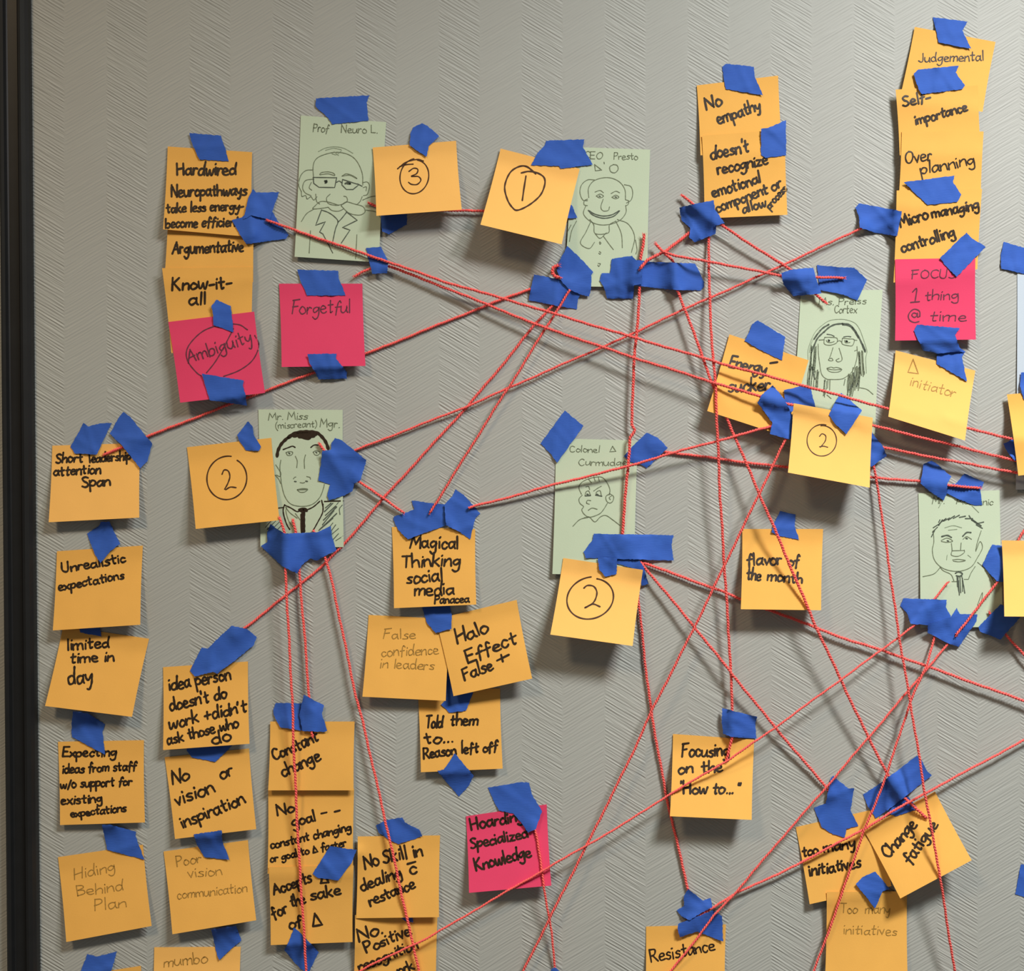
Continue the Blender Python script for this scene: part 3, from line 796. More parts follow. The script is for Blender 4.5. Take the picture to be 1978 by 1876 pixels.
tape("blue tape piece on bottom edge of the 'Forgetful' note", [(594, 684), (650, 683), (649, 693), (670, 718), (670, 732), (615, 733), (608, 718), (598, 702)])

note("golden note with circled 2 beside the dark-haired man's card", [(361, 864), (524, 846), (540, 1005), (378, 1022)], kind='orange', lift=13, extra=[
  ([ellipse(439, 924, 38.5, 41.5, 15, -75, 265), catmull([(429, 916), (433, 908), (441, 910), (444, 921), (440, 934), (434, 945)]), catmull([(436, 946), (445, 941), (456, 942)])], 2.6, 'pen')])
tape("small blue tape piece on top of the left circled 2 note", [(479, 814), (488, 824), (491, 842), (504, 863), (500, 871), (475, 870), (462, 851), (458, 841)])

# limited-time note hangs below, its tape is tucked under the note above
note("golden slanting note 'limited time in day'", [(122, 1210), (288, 1234), (255, 1385), (87, 1364)], kind='orange', lift=11, lines=[
  ('limited', 130, 1256, 210, 1250, 10.5), ('time in', 136, 1281, 220, 1277, 10), ('day', 132, 1323, 178, 1318, 15.5)])
tape("blue tape sliver showing above the 'limited time' note", [(150, 1196), (190, 1198), (196, 1230), (155, 1222)])
note("golden note reading 'Unrealistic expectations'", [(110, 1065), (276, 1054), (271, 1207), (102, 1218)], kind='orange', lift=9, base=1, lines=[
  ('Unrealistic', 121, 1106, 243, 1086, 9.5), ('expectations', 114, 1141, 240, 1118, 9)])
tape("blue tape piece between 'Short leadership' and 'Unrealistic expectations' notes", [(195, 1008), (212, 1008), (218, 1022), (232, 1051), (212, 1066), (194, 1088), (183, 1071), (168, 1031), (190, 1017)])
note("orange note starting 'Expecting ideas from staff'", [(112, 1433), (278, 1430), (280, 1589), (116, 1594)], lift=5, lines=[
  ('Expecting', 121, 1462, 225, 1461, 9.5), ('ideas from staff', 121, 1494, 263, 1487, 9), ('w/o support for', 117, 1523, 254, 1517, 9), ('existing', 118, 1554, 198, 1550, 9), ('expectations', 137, 1579, 244, 1567, 8)])
tape("blue tape piece between 'limited time' and 'Expecting ideas' notes", [(141, 1374), (170, 1378), (203, 1399), (198, 1415), (203, 1458), (192, 1452), (139, 1424), (138, 1400)])
note("golden note with faint pencil 'Hiding Behind Plan'", [(112, 1656), (276, 1632), (293, 1789), (128, 1820)], kind='orange', lift=8, pen='pencil', pw=1.9, lines=[
  ('Hiding', 144, 1699, 223, 1682, 10.5), ('Behind', 150, 1731, 238, 1720, 10.5), ('Plan', 183, 1760, 244, 1751, 11)])
tape("blue tape piece between 'Expecting ideas' and 'Hiding Behind Plan' notes", [(197, 1594), (212, 1593), (263, 1607), (262, 1616), (279, 1661), (207, 1642), (202, 1618)])

note("orange note 'No vision or inspiration'", [(318, 1463), (481, 1446), (495, 1602), (338, 1621)], lift=7, lines=[
  ('No', 334, 1515, 366, 1506, 13), ('vision', 341, 1557, 415, 1529, 13), ('or', 429, 1507, 452, 1494, 12), ('inspiration', 353, 1600, 474, 1551, 12.5)])
tape("dark blue tape sliver under bottom edge of the 'idea person' note", [(361, 1442), (448, 1434), (448, 1441), (416, 1472), (370, 1463), (361, 1451)])
note("golden note starting 'idea person doesn't do work'", [(315, 1289), (479, 1278), (482, 1437), (315, 1449)], kind='orange', lift=8, lines=[
  ('idea person', 327, 1334, 446, 1312, 12.5), ("doesn't do", 330, 1374, 438, 1347, 12.5), ("work +didn't", 328, 1408, 477, 1374, 12), ('ask those who', 324, 1439, 461, 1404, 10.5), ('do', 412, 1438, 446, 1430, 12)])
note("golden note with faint pencil 'Poor vision communication'", [(316, 1645), (479, 1623), (495, 1778), (333, 1805)], kind='orange', lift=9, pen='pencil', pw=1.9, lines=[
  ('Poor', 342, 1674, 389, 1666, 10.5), ('vision', 364, 1696, 429, 1690, 10), ('communication', 343, 1737, 477, 1723, 9.5)])
tape("blue tape piece between 'No vision' and 'Poor vision communication' notes", [(374, 1612), (428, 1604), (430, 1626), (443, 1661), (395, 1656), (380, 1632)])
note("cream-orange note with faint pencil 'mumbo' at the bottom edge", [(298, 1830), (465, 1829), (462, 1990), (292, 1990)], kind='yellow', lift=7, pen='pencil', pw=1.9, lines=[
  ('mumbo', 317, 1868, 400, 1860, 11), ('jumbo', 330, 1906, 410, 1898, 11)])
tape("blue tape piece between 'Poor vision' and 'mumbo' notes", [(408, 1796), (456, 1788), (466, 1817), (452, 1829), (424, 1855), (419, 1844)])
note("orange note mostly cut off at the bottom left of the picture", [(118, 1890), (272, 1866), (290, 2030), (130, 2050)], lift=5)
tape("blue tape piece at the bottom left edge of the picture", [(169, 1843), (187, 1848), (226, 1838), (217, 1869), (210, 1890), (150, 1892), (156, 1876)])

# ================================================================ second column, bottom
note("orange note 'No goal, constant changing' in middle of the strip of three", [(518, 1523), (684, 1524), (682, 1688), (517, 1688)], lift=5, base=2.2, lines=[
  ('No', 537, 1575, 569, 1569, 10.5), ('goal', 566, 1597, 610, 1585, 11), ('- -', 621, 1577, 657, 1572, 9), ('constant changing', 524, 1640, 679, 1604, 8.5), ('or goal to ^ faster', 523, 1666, 669, 1634, 7.5)])
note("orange note 'Accepts change for the sake of change' with triangles", [(519, 1675), (683, 1672), (681, 1820), (523, 1826)], lift=4, base=3, lines=[
  ('Accepts', 530, 1729, 603, 1703, 11), ('^', 620, 1705, 635, 1704, 14), ('for', 530, 1776, 556, 1760, 11), ('the', 563, 1752, 591, 1744, 11), ('sake', 602, 1739, 658, 1727, 11), ('of', 561, 1796, 584, 1788, 11), ('^', 605, 1789, 623, 1786, 15)])
note("orange note 'constant change' at top of the strip of three", [(522, 1394), (685, 1394), (683, 1527), (518, 1527)], lift=5, base=2, lines=[
  ('Constant', 531, 1470, 616, 1431, 12), ('change', 548, 1501, 620, 1467, 12)])
# adhesive strip of the middle note laps over the bottom of the one above
tape("left blue tape piece on top of the 'constant change' note", [(533, 1358), (585, 1359), (592, 1413), (541, 1405), (529, 1382), (528, 1370)])
string("yarn hanging from the dark-haired man's card and ending on 'constant change'", [(566, 1006), (572, 1029), (578, 1105), (582, 1152), (590, 1250), (597, 1345), (600, 1407), (604, 1422)], h0=4.5, h1=4.5)
tape("right blue tape piece on top of 'constant change' note, over the string end", [(587, 1342), (626, 1363), (622, 1380), (632, 1412), (627, 1414), (584, 1412), (578, 1380)])
tape("blue tape parallelogram joining 'No goal' and 'Accepts' notes", [(637, 1635), (689, 1642), (678, 1669), (654, 1701), (614, 1696), (604, 1688), (622, 1659)])
tape("blue tape diamond hanging below the 'Accepts' note", [(568, 1792), (578, 1800), (616, 1840), (607, 1857), (596, 1879), (580, 1872), (549, 1836), (559, 1816)])
note("orange note 'No positive recognition' at the bottom edge", [(686, 1768), (845, 1768), (842, 1935), (682, 1935)], lift=5, base=0.6, lines=[
  ('No.', 695, 1820, 740, 1803, 12.5), ('Positive', 709, 1841, 795, 1805, 11), ('recognition', 696, 1877, 808, 1831, 10.5), ('for work', 720, 1902, 800, 1872, 10)])
tape("blue tape sliver under bottom edge of the 'No Skill' note", [(762, 1764), (796, 1762), (798, 1782), (784, 1780)])
note("orange note 'No Skill in dealing with resistance'", [(691, 1616), (850, 1614), (848, 1772), (688, 1774)], lift=6, lines=[
  ('No', 706, 1679, 733, 1669, 13), ('Skill in', 741, 1668, 817, 1652, 13), ('dealing', 699, 1721, 777, 1694, 11.5), ('~', 793, 1690, 806, 1687, 12), ('restance', 716, 1750, 802, 1715, 11)])
tape("blue tape piece on top of the 'No Skill' note", [(726, 1595), (744, 1585), (777, 1579), (782, 1589), (810, 1603), (816, 1616), (769, 1631), (749, 1621), (731, 1608)])

# ================================================================ middle group
note("orange note 'Told them to... Reason left off'", [(807, 1335), (966, 1330), (971, 1485), (813, 1492)], lift=6, lines=[
  ('Told', 822, 1405, 854, 1405, 11.5), ('them', 870, 1401, 923, 1401, 11), ('to...', 821, 1437, 875, 1433, 11), ('.', 890, 1432, 894, 1432, 10), ('Reason', 819, 1466, 881, 1457, 10.5), ('left off', 892, 1455, 961, 1451, 10.5)])
tape("blue tape piece on top of the 'Told them to' note", [(860, 1300), (902, 1300), (914, 1338), (900, 1373), (868, 1377), (852, 1361), (862, 1352)])
note("orange pencilled note 'False confidence in leaders'", [(712, 1188), (870, 1196), (861, 1354), (700, 1346)], lift=9, pen='pencil', pw=2.1, lines=[
  ('False', 741, 1234, 802, 1234, 9.5), ('confidence', 738, 1268, 847, 1263, 10), ('in leaders', 734, 1290, 838, 1294, 9.5)])
note("orange tilted note 'Halo Effect False +'", [(842, 1196), (998, 1159), (1028, 1311), (876, 1345)], lift=11, base=1.5, rock=3, lines=[
  ('Halo', 884, 1244, 944, 1220, 13), ('Effect', 905, 1280, 999, 1242, 13), ('False', 898, 1314, 953, 1292, 12), ('+', 962, 1284, 985, 1274, 13)])
tape("dark blue tape piece between 'Magical Thinking' and 'Halo Effect' notes", [(815, 1172), (868, 1168), (873, 1188), (872, 1215), (842, 1223), (825, 1204)])
note("orange note 'Magical Thinking social media'", [(757, 1018), (918, 1022), (920, 1168), (761, 1175)], lift=8, pw=4.0, lines=[
  ('Magical', 792, 1058, 885, 1059, 12.5), ('Thinking', 776, 1096, 889, 1093, 12.5), ('social', 786, 1127, 855, 1121, 12.5), ('media', 801, 1151, 876, 1148, 12.5), ('Panacea', 840, 1166, 906, 1163, 8)])
tape("blue tape piece below the 'Told them to' note, pointing down", [(878, 1455), (915, 1499), (905, 1519), (886, 1539), (844, 1489), (857, 1487), (868, 1472)])
note("magenta note 'Hoarding Specialized Knowledge'", [(900, 1577), (1056, 1554), (1065, 1711), (906, 1725)], kind='pink', lift=11, lines=[
  ('Hoarding', 911, 1604, 1012, 1584, 11.5), ('Specialized', 910, 1640, 1020, 1617, 10.5), ('Knowledge', 920, 1682, 1026, 1654, 12)])
string("yarn tail hanging from the 'Hoarding' note to the bottom edge", [(1030, 1590), (1037, 1615), (1053, 1727), (1065, 1800), (1073, 1874)], h1=2, w=4.6, fray=(False, False))
tape("tip of a blue tape piece at the bottom edge below 'Hoarding' note", [(1066, 1871), (1073, 1869), (1085, 1882), (1095, 1905), (1055, 1905)])

# ================================================================ right group: empathy column
note("orange note 'No empathy' at the top of its column", [(1346, 165), (1503, 146), (1512, 300), (1353, 300)], kind='orange', lift=5, base=1, lines=[
  ('No', 1366, 213, 1395, 202, 12), ('empathy', 1388, 240, 1470, 212, 12)])
tape("blue tape piece on top of the 'No empathy' note", [(1395, 129), (1403, 123), (1456, 129), (1458, 149), (1474, 184), (1402, 172), (1398, 151)])
note("orange note 'doesn't recognize emotional component'", [(1356, 262), (1516, 250), (1521, 415), (1361, 422)], kind='orange', lift=6, base=1.5, lines=[
  ("doesn't", 1374, 307, 1447, 292, 12.5), ('recognize', 1387, 337, 1484, 316, 11), ('emotional', 1378, 382, 1470, 352, 11), ('component', 1386, 410, 1484, 373, 10.5), ('or', 1493, 369, 1511, 358, 10), ('allow', 1436, 412, 1481, 397, 9.5), ('process', 1487, 404, 1521, 366, 7.5)])
tape("blue tape piece on the right edge joining the two empathy column notes", [(1470, 249), (1484, 247), (1518, 232), (1519, 300), (1478, 305), (1470, 299)])

# ---------- right column
note("golden tilted note 'Judgemental' topmost of the right column", [(1767, 52), (1923, 81), (1898, 216), (1737, 195)], kind='orange', lift=5, base=2, lines=[
  ('Judgemental', 1775, 120, 1900, 117, 9.5, 2.6)])
tape("blue tape piece on top of the 'Judgemental' note", [(1802, 33), (1869, 42), (1859, 59), (1876, 94), (1845, 89), (1813, 82), (1808, 59)])
note("golden note 'Self-importance' with blue tape along its top", [(1730, 173), (1889, 165), (1895, 300), (1738, 300)], kind='orange', lift=5, base=2.5, lines=[
  ('Self-', 1745, 205, 1798, 196, 10), ('importance', 1769, 241, 1869, 214, 10)])
tape("blue tape piece between 'Judgemental' and 'Self-importance' notes", [(1765, 142), (1774, 134), (1852, 127), (1846, 140), (1864, 165), (1859, 172), (1781, 182), (1774, 172)], 1.5)
note("golden note 'Over planning'", [(1742, 254), (1900, 254), (1894, 400), (1735, 400)], kind='orange', lift=5, base=3, lines=[
  ('Over', 1750, 316, 1800, 309, 12, 3.0), ('planning', 1780, 337, 1884, 317, 12, 3.0)])
note("golden note 'Micro managing controlling'", [(1732, 368), (1897, 365), (1888, 520), (1726, 546)], kind='orange', lift=5, base=3.5, lines=[
  ('Micro', 1740, 439, 1794, 422, 12), ('managing', 1802, 421, 1892, 403, 10.5), ('controlling', 1743, 488, 1846, 455, 11.5)])
tape("blue tape piece between 'Over planning' and 'Micro managing' notes", [(1746, 352), (1844, 339), (1841, 352), (1857, 376), (1849, 390), (1792, 396), (1767, 373)], 1.4)
note("magenta note 'Focus 1 thing @ time'", [(1729, 501), (1884, 498), (1885, 656), (1729, 658)], kind='pink', lift=4, base=4, pen='purplepen', pw=2.3, lines=[
  ('FOCUS', 1762, 538, 1846, 537, 8.8), ('1', 1760, 584, 1777, 583, 13), ('thing', 1787, 580, 1852, 577, 10), ('@', 1755, 618, 1779, 619, 12), ('time', 1796, 620, 1866, 620, 10.5)])
tape("blue tape piece across 'controlling' and the magenta 'Focus' note", [(1867, 449), (1876, 459), (1904, 477), (1848, 535), (1834, 521), (1825, 512), (1816, 498)])

# the sheet at the right picture edge
note("white paper sheet at the right edge of the picture", [(1965, 512), (2135, 512), (2130, 946), (1962, 946)], kind='white', lift=2.5, name='paper_sheet', cat='paper', group=None, n=12)
tape("blue tape piece on top of the white sheet at the right edge", [(1939, 467), (1955, 472), (1990, 482), (1992, 533), (1978, 529), (1934, 519), (1933, 492)])
tape("dark blue tape piece low on the right edge", [(1972, 1670), (2010, 1676), (2005, 1738), (1978, 1733), (1961, 1728)])

# ================================================================ tape and yarn, lowest layer first
tape("blue tape piece under the bottom edge of the circled 3 note", [(735, 412), (786, 408), (786, 434), (751, 453), (738, 447)])
tape("blue tape corner showing right of the circled 1 note", [(1090, 385), (1105, 397), (1115, 421), (1095, 422)])
string("short yarn running from the professor's card behind notes 3 and 1", [(714, 393), (735, 402), (888, 407), (940, 408), (1095, 412)], h0=4, h1=4, fray=(True, False))
note("golden note with circled 3 on the professor's card", [(720, 285), (881, 272), (892, 405), (727, 417)], kind='yellow', lift=15, base=2, extra=[
  ([ellipse(801, 341, 27.5, 33.5, 14, -95, 250), catmull([(768, 326), (785, 313), (806, 308), (818, 311)], 2), catmull([(772, 322), (785, 318), (798, 317)], 2), catmull([(790, 331), (799, 325), (807, 327), (805, 335), (795, 340)]), catmull([(795, 341), (808, 341), (813, 348), (806, 356), (795, 356), (789, 352)])], 2.4, 'pen')])
tape("blue tape piece on top of the circled 3 note", [(815, 238), (826, 243), (848, 263), (829, 281), (824, 303), (791, 281), (793, 257), (798, 246)])
note("golden note with circled 1 beside the smiling man's card", [(967, 287), (1120, 326), (1085, 472), (928, 434)], kind='yellow', lift=25, base=2, curl=0.5, extra=[
  ([catmull([(1035, 336), (1018, 322), (1002, 322), (985, 334), (975, 360), (980, 385), (990, 401), (1000, 406), (1022, 396), (1043, 378), (1052, 358), (1051, 343), (1038, 334), (1022, 331), (1007, 334)], 2), straight([(1016, 340), (1012, 365), (1009, 387)])], 3.2, 'pen')])
tape("wide blue tape piece over the circled 1 note and the smiling man's card", [(1055, 272), (1129, 269), (1126, 284), (1145, 318), (1083, 326), (1080, 321), (1026, 319), (1038, 296), (1052, 281)])
tape("wide blue tape piece on top of the professor's card", [(610, 190), (714, 184), (708, 198), (712, 233), (641, 240), (634, 228), (610, 206)])

# yarns that leave the tape beneath the smiling man's card
tape("lower blue tape piece left below the smiling man's card", [(1032, 530), (1087, 541), (1122, 568), (1117, 577), (1114, 598), (1021, 580), (1026, 554)])
tape("upper blue tape piece left below the smiling man's card", [(1096, 475), (1124, 502), (1146, 526), (1142, 532), (1142, 558), (1138, 573), (1122, 569), (1101, 560), (1087, 547), (1077, 526), (1074, 516), (1083, 500)])
tape("folded blue tape piece above the 'idea person' note", [(447, 1209), (477, 1215), (496, 1231), (490, 1247), (450, 1279), (419, 1302), (411, 1298), (376, 1307), (367, 1296), (390, 1251), (401, 1253)], 1.6)
string("small loop of yarn sticking out left of the tape below the smiling man", [(1078, 512), (1068, 516), (1066, 526), (1072, 534), (1080, 536)], h0=3, h1=3, w=7)


# right part of the smiling man's card

# frowning man's card: upper right corner
tape("right blue tape piece above the heavy-jawed man's card, under the string end", [(1863, 915), (1901, 931), (1894, 946), (1897, 976), (1881, 976), (1851, 964), (1829, 953), (1830, 936), (1847, 934)], 1.4)
string("yarn from the frowning man's card to the tape above the heavy-jawed man", [(1255, 862), (1286, 873), (1400, 888), (1527, 904), (1696, 923), (1778, 930), (1832, 937), (1891, 943)], h0=1.5, h1=3.0, fray=(False, True))
tape("left blue tape piece above the heavy-jawed man's card, over the string", [(1799, 890), (1807, 894), (1838, 921), (1830, 934), (1829, 953), (1823, 967), (1795, 949), (1778, 934), (1784, 896)])
tape("upper left blue tape piece on the frowning man's card", [(1091, 793), (1127, 823), (1076, 894), (1063, 876), (1044, 857)])

# magical thinking top
tape("left blue tape piece on top of the 'Magical Thinking' note", [(795, 967), (860, 975), (870, 1012), (846, 1021), (822, 1029), (788, 1042), (769, 1024), (760, 1005), (761, 998), (785, 990), (800, 984)], 1.4)
tape("right blue tape piece on top of the 'Magical Thinking' note", [(880, 945), (896, 956), (928, 992), (918, 1002), (908, 1042), (887, 1027), (862, 1015), (858, 975), (874, 959)], 1.4)

# dark-haired man's card
string("yarn from the dark-haired man's card down past the 'constant change' strip", [(541, 1002), (550, 1028), (551, 1098), (558, 1230), (565, 1362), (567, 1438), (576, 1628), (592, 1876), (594, 1895)], h0=4, h1=6, fray=(True, False))
string("yarn from the dark-haired man's card down across the 'No Skill' note", [(605, 1024), (628, 1077), (642, 1127), (688, 1348), (702, 1400), (754, 1628), (792, 1801), (810, 1876), (813, 1890)], h0=2, h1=6, fray=(False, False))
tape("large ragged blue tape piece on the bottom of the dark-haired man's card", [(523, 1012), (534, 1021), (552, 1031), (614, 1028), (639, 1016), (641, 1035), (650, 1063), (612, 1083), (599, 1079), (583, 1092), (574, 1108), (545, 1094), (504, 1055), (516, 1048), (516, 1028)], 1.4)
string("short yarn from the dark-haired man's card to the 'Magical Thinking' note", [(618, 858), (630, 875), (692, 930), (741, 962), (778, 990)], h0=3, h1=3, fray=(True, True))
string("yarn from the 'Micro managing' note across to the dark-haired man's card", [(1672, 436), (1661, 442), (1478, 528), (1280, 616), (1227, 643), (1162, 671), (986, 748), (908, 783), (689, 869), (672, 876)], h0=5, h1=2, fray=(False, False), w=5)
tape("large folded blue tape piece on the right edge of the dark-haired man's card", [(647, 846), (661, 851), (708, 889), (700, 916), (697, 927), (685, 934), (681, 949), (663, 958), (635, 967), (632, 958), (638, 936), (615, 929), (618, 907), (623, 871), (639, 869), (640, 856)], 2.0)
string("yarn from the tape below the smiling man down to the 'Magical Thinking' tape", [(1101, 560), (1054, 634), (983, 748), (960, 783), (831, 990)], h0=3.5, h1=3, w=5, fray=(False, True))
tape("blue tape piece at left edge of the 'Micro managing' note", [(1652, 401), (1659, 393), (1742, 408), (1733, 456), (1693, 450), (1661, 440), (1659, 419)], 1.4)

# empathy corner strings

# energy, flavour
tape("blue tape piece on top right of the 'Hoarding' note", [(942, 1522), (1006, 1511), (1022, 1512), (1027, 1534), (1047, 1567), (1035, 1602), (1020, 1609), (1004, 1586), (992, 1572), (964, 1566), (955, 1551), (947, 1532)], 1.4)

# ================================================================ right-hand web, from the wall outwards
string("yarn running behind the 'flavor of the month' note to the right edge", [(1236, 1085), (1402, 1145), (1427, 1157), (1491, 1180), (1640, 1237), (1703, 1256), (1790, 1287), (1978, 1354), (2060, 1385)], h0=3, h1=7, fray=(True, False), w=5.8)
note("orange note 'flavor of the month'", [(1434, 1022), (1590, 1022), (1586, 1179), (1431, 1177)], lift=16, base=2, lines=[
  ('flavor', 1444, 1093, 1510, 1089, 11.5), ('of', 1523, 1093, 1543, 1093, 11), ('the', 1443, 1119, 1469, 1121, 11), ('month', 1482, 1122, 1549, 1126, 11)])
tape("blue tape piece on top of the 'flavor of the month' note", [(1507, 987), (1537, 994), (1535, 1016), (1544, 1043), (1500, 1034), (1490, 1028), (1495, 1012)])
note("orange note 'too many initiatives' in black marker", [(1537, 1598), (1695, 1562), (1722, 1712), (1564, 1747)], lift=6, lines=[
  ('too', 1551, 1654, 1580, 1650, 10), ('many', 1592, 1646, 1652, 1637, 11), ('initiatives', 1564, 1692, 1663, 1675, 11.5)])
note("orange note with pencilled 'Too many initiatives' at the bottom edge", [(1597, 1723), (1752, 1722), (1753, 1885), (1594, 1885)], lift=7, base=1, pen='pencil', pw=1.9, lines=[
  ('Too', 1624, 1764, 1656, 1764, 10), ('many', 1672, 1765, 1719, 1765, 10), ('initiatives', 1629, 1804, 1732, 1807, 9.5)])
tape("dark blue tape piece between the marker and pencil 'too many initiatives' notes", [(1691, 1684), (1719, 1718), (1705, 1722), (1690, 1755), (1674, 1734), (1653, 1708), (1667, 1694)])
note("golden steeply tilted note 'Change fatigue'", [(1668, 1603), (1806, 1529), (1877, 1662), (1739, 1736)], lift=20, base=2.5, rock=3, shape=1.1, lines=[
  ('Change', 1716, 1658, 1772, 1595, 12), ('fatigue', 1760, 1670, 1812, 1594, 12)])
tape("small dark blue tape flap over the top edge of the 'Change fatigue' note", [(1745, 1530), (1762, 1548), (1773, 1563), (1730, 1577), (1716, 1570)], 0.6)
string("yarn from the long tape strip, behind 'Energy-sucker', down to the 'Change fatigue' note", [(1267, 472), (1282, 488), (1300, 505), (1303, 545), (1309, 561), (1359, 694), (1375, 740), (1406, 812), (1467, 955), (1493, 1014), (1573, 1204), (1640, 1347), (1679, 1428), (1715, 1496), (1745, 1540), (1788, 1578)], h0=6, fray=(True, True), w=5.8)
note("orange tilted note 'Energy-sucker'", [(1409, 646), (1562, 696), (1519, 844), (1366, 794)], lift=10, base=1.5, slant=0.1, lines=[
  ('Energy', 1408, 708, 1478, 722, 12), ('-', 1488, 707, 1501, 706, 10), ('sucker', 1407, 757, 1487, 752, 12.5)])
tape("blue tape piece on top of the 'Energy-sucker' note", [(1464, 619), (1517, 651), (1514, 672), (1511, 696), (1482, 683), (1438, 659), (1446, 644), (1453, 626)])
tape("upper right blue tape piece on the frowning man's card", [(1249, 836), (1270, 845), (1290, 865), (1266, 889), (1249, 905), (1237, 897), (1218, 893), (1205, 881), (1221, 863)], 1.4)
string("yarn going straight down from the smiling man's card to the frowning man's card", [(1244, 455), (1241, 478), (1237, 500), (1236, 554), (1230, 641), (1225, 695), (1221, 780), (1221, 821), (1227, 831), (1217, 846), (1213, 900), (1208, 960), (1202, 1032), (1201, 1050)], h0=5, h1=2, fray=(True, False), w=6)
string("yarn rising from the 'Magical Thinking' tape across the frowning man's card", [(905, 982), (916, 978), (960, 967), (1000, 956), (1075, 935), (1213, 901), (1285, 879), (1400, 848), (1492, 823), (1505, 820)], h0=3, h1=4, fray=(False, False), w=5.4)
string("yarn from under the frowning man's note 2 to the 'Resistance' tape", [(1228, 1090), (1234, 1166), (1246, 1280), (1259, 1382), (1287, 1539), (1329, 1717), (1335, 1740)], h0=3, h1=2, fray=(False, False), w=5.4)
tape("long blue tape strip right below the smiling man's card", [(1225, 502), (1263, 506), (1342, 509), (1350, 523), (1360, 544), (1360, 554), (1354, 561), (1295, 560), (1223, 551)], 1.3)
tape("left blue tape piece right below the smiling man's card", [(1182, 500), (1221, 494), (1230, 505), (1241, 516), (1241, 549), (1225, 551), (1223, 577), (1173, 577), (1166, 554), (1158, 542), (1162, 528), (1178, 528)], 1.4)
string("short thick yarn from below the smiling man up to the crumpled tape", [(1237, 518), (1250, 502), (1268, 494), (1288, 484), (1331, 450), (1345, 440)], h0=3, h1=2, fray=(True, False), w=6.6)

note("golden note 'Focusing on the How to...'", [(1300, 1418), (1457, 1429), (1452, 1584), (1294, 1577)], kind='orange', lift=19, base=1, lines=[
  ('Focusing', 1318, 1462, 1409, 1460, 12.5), ('on', 1311, 1495, 1338, 1493, 12), ('the', 1356, 1494, 1396, 1490, 11.5), ('"How', 1313, 1534, 1366, 1533, 11.5), ('to...', 1377, 1533, 1416, 1533, 11.5), ('"', 1424, 1534, 1429, 1534, 11.5)])
string("yarn from the crumpled tape straight down to the 'Focusing' note", [(1366, 440), (1368, 456), (1372, 620), (1382, 746), (1391, 960), (1399, 1091), (1408, 1230), (1415, 1370), (1414, 1424), (1403, 1469)], h0=2, h1=None, fray=(False, True), w=5.6)
tape("blue tape piece on top of the 'Focusing' note", [(1395, 1368), (1463, 1385), (1459, 1396), (1461, 1427), (1414, 1424), (1397, 1418), (1394, 1393)])
tape("right blue tape piece on top of the long-haired woman's card, pointing right", [(1578, 512), (1633, 517), (1650, 517), (1675, 540), (1656, 581), (1629, 569), (1598, 563), (1583, 560)], 1.6)
string("yarn crossing from the empathy column tape to the long-haired woman's card", [(1319, 378), (1340, 395), (1382, 427), (1450, 472), (1527, 521), (1575, 567), (1594, 585)], h0=4, h1=5, fray=(True, True), w=5.6)
string("knotted yarn from the smiling man's card to the tape over the long-haired woman", [(1280, 486), (1310, 496), (1380, 507), (1509, 533), (1578, 536), (1629, 537)], h0=6, h1=3, fray=(True, True), w=5.4)
tape("crumpled blue tape piece at the lower left of the empathy column", [(1312, 401), (1365, 389), (1379, 387), (1381, 405), (1400, 431), (1384, 436), (1382, 452), (1342, 468), (1331, 458), (1333, 440), (1317, 426)], 2.0)
tape("left blue tape piece on top of the long-haired woman's card", [(1509, 528), (1527, 521), (1571, 517), (1578, 542), (1587, 567), (1532, 572), (1513, 549)], 1.5)

# frowning man's card, bottom
string("yarn from the frowning man's lower tape to the leaf-shaped tape", [(1237, 1086), (1341, 1211), (1411, 1298), (1493, 1400), (1595, 1520), (1612, 1540)], h0=4, h1=2, fray=(True, False), w=5.6)
tape("ragged blue tape piece above 'too many initiatives', shaped like a leaf", [(1610, 1499), (1638, 1523), (1650, 1523), (1643, 1566), (1658, 1596), (1635, 1601), (1632, 1618), (1609, 1612), (1588, 1599), (1572, 1561), (1595, 1552), (1600, 1529), (1605, 1503)], 1.6)
tape("large slanting blue tape piece above the 'Change fatigue' note", [(1771, 1460), (1778, 1464), (1790, 1488), (1800, 1498), (1751, 1537), (1713, 1567), (1691, 1581), (1683, 1566), (1676, 1558), (1667, 1535), (1705, 1510)], 1.5)
tape("blue tape corner sticking out right of the frowning man's note 2", [(1205, 1041), (1232, 1052), (1253, 1068), (1234, 1081), (1244, 1097), (1253, 1128), (1240, 1132), (1229, 1100), (1192, 1089), (1184, 1068)], 1.4)
tape("long horizontal blue tape strip on the bottom of the frowning man's card", [(1147, 1031), (1301, 1034), (1297, 1052), (1301, 1083), (1234, 1081), (1131, 1078), (1127, 1066), (1144, 1044)], 1.4)
string("long yarn from the long-haired woman's note 2 down left to the bottom edge", [(1530, 820), (1525, 833), (1466, 955), (1402, 1087), (1341, 1213), (1259, 1373), (1220, 1460), (1134, 1632), (1062, 1774), (1011, 1876), (1003, 1895)], h0=4, h1=6, fray=(False, False), w=5.2)
note("golden note with circled 2 below the frowning man's card", [(1088, 1078), (1242, 1101), (1222, 1248), (1063, 1226)], kind='yellow', lift=25, base=2, extra=[
  ([ellipse(1141, 1156, 46, 39, -22, -55, 290), catmull([(1128, 1136), (1135, 1131), (1147, 1133), (1153, 1144), (1150, 1158), (1143, 1167), (1130, 1174)]), catmull([(1131, 1174), (1145, 1167), (1159, 1172)])], 3.0, 'pen')])
tape("small blue tape tab on top of the frowning man's note 2", [(1155, 1076), (1192, 1079), (1191, 1109), (1169, 1114), (1157, 1100)])

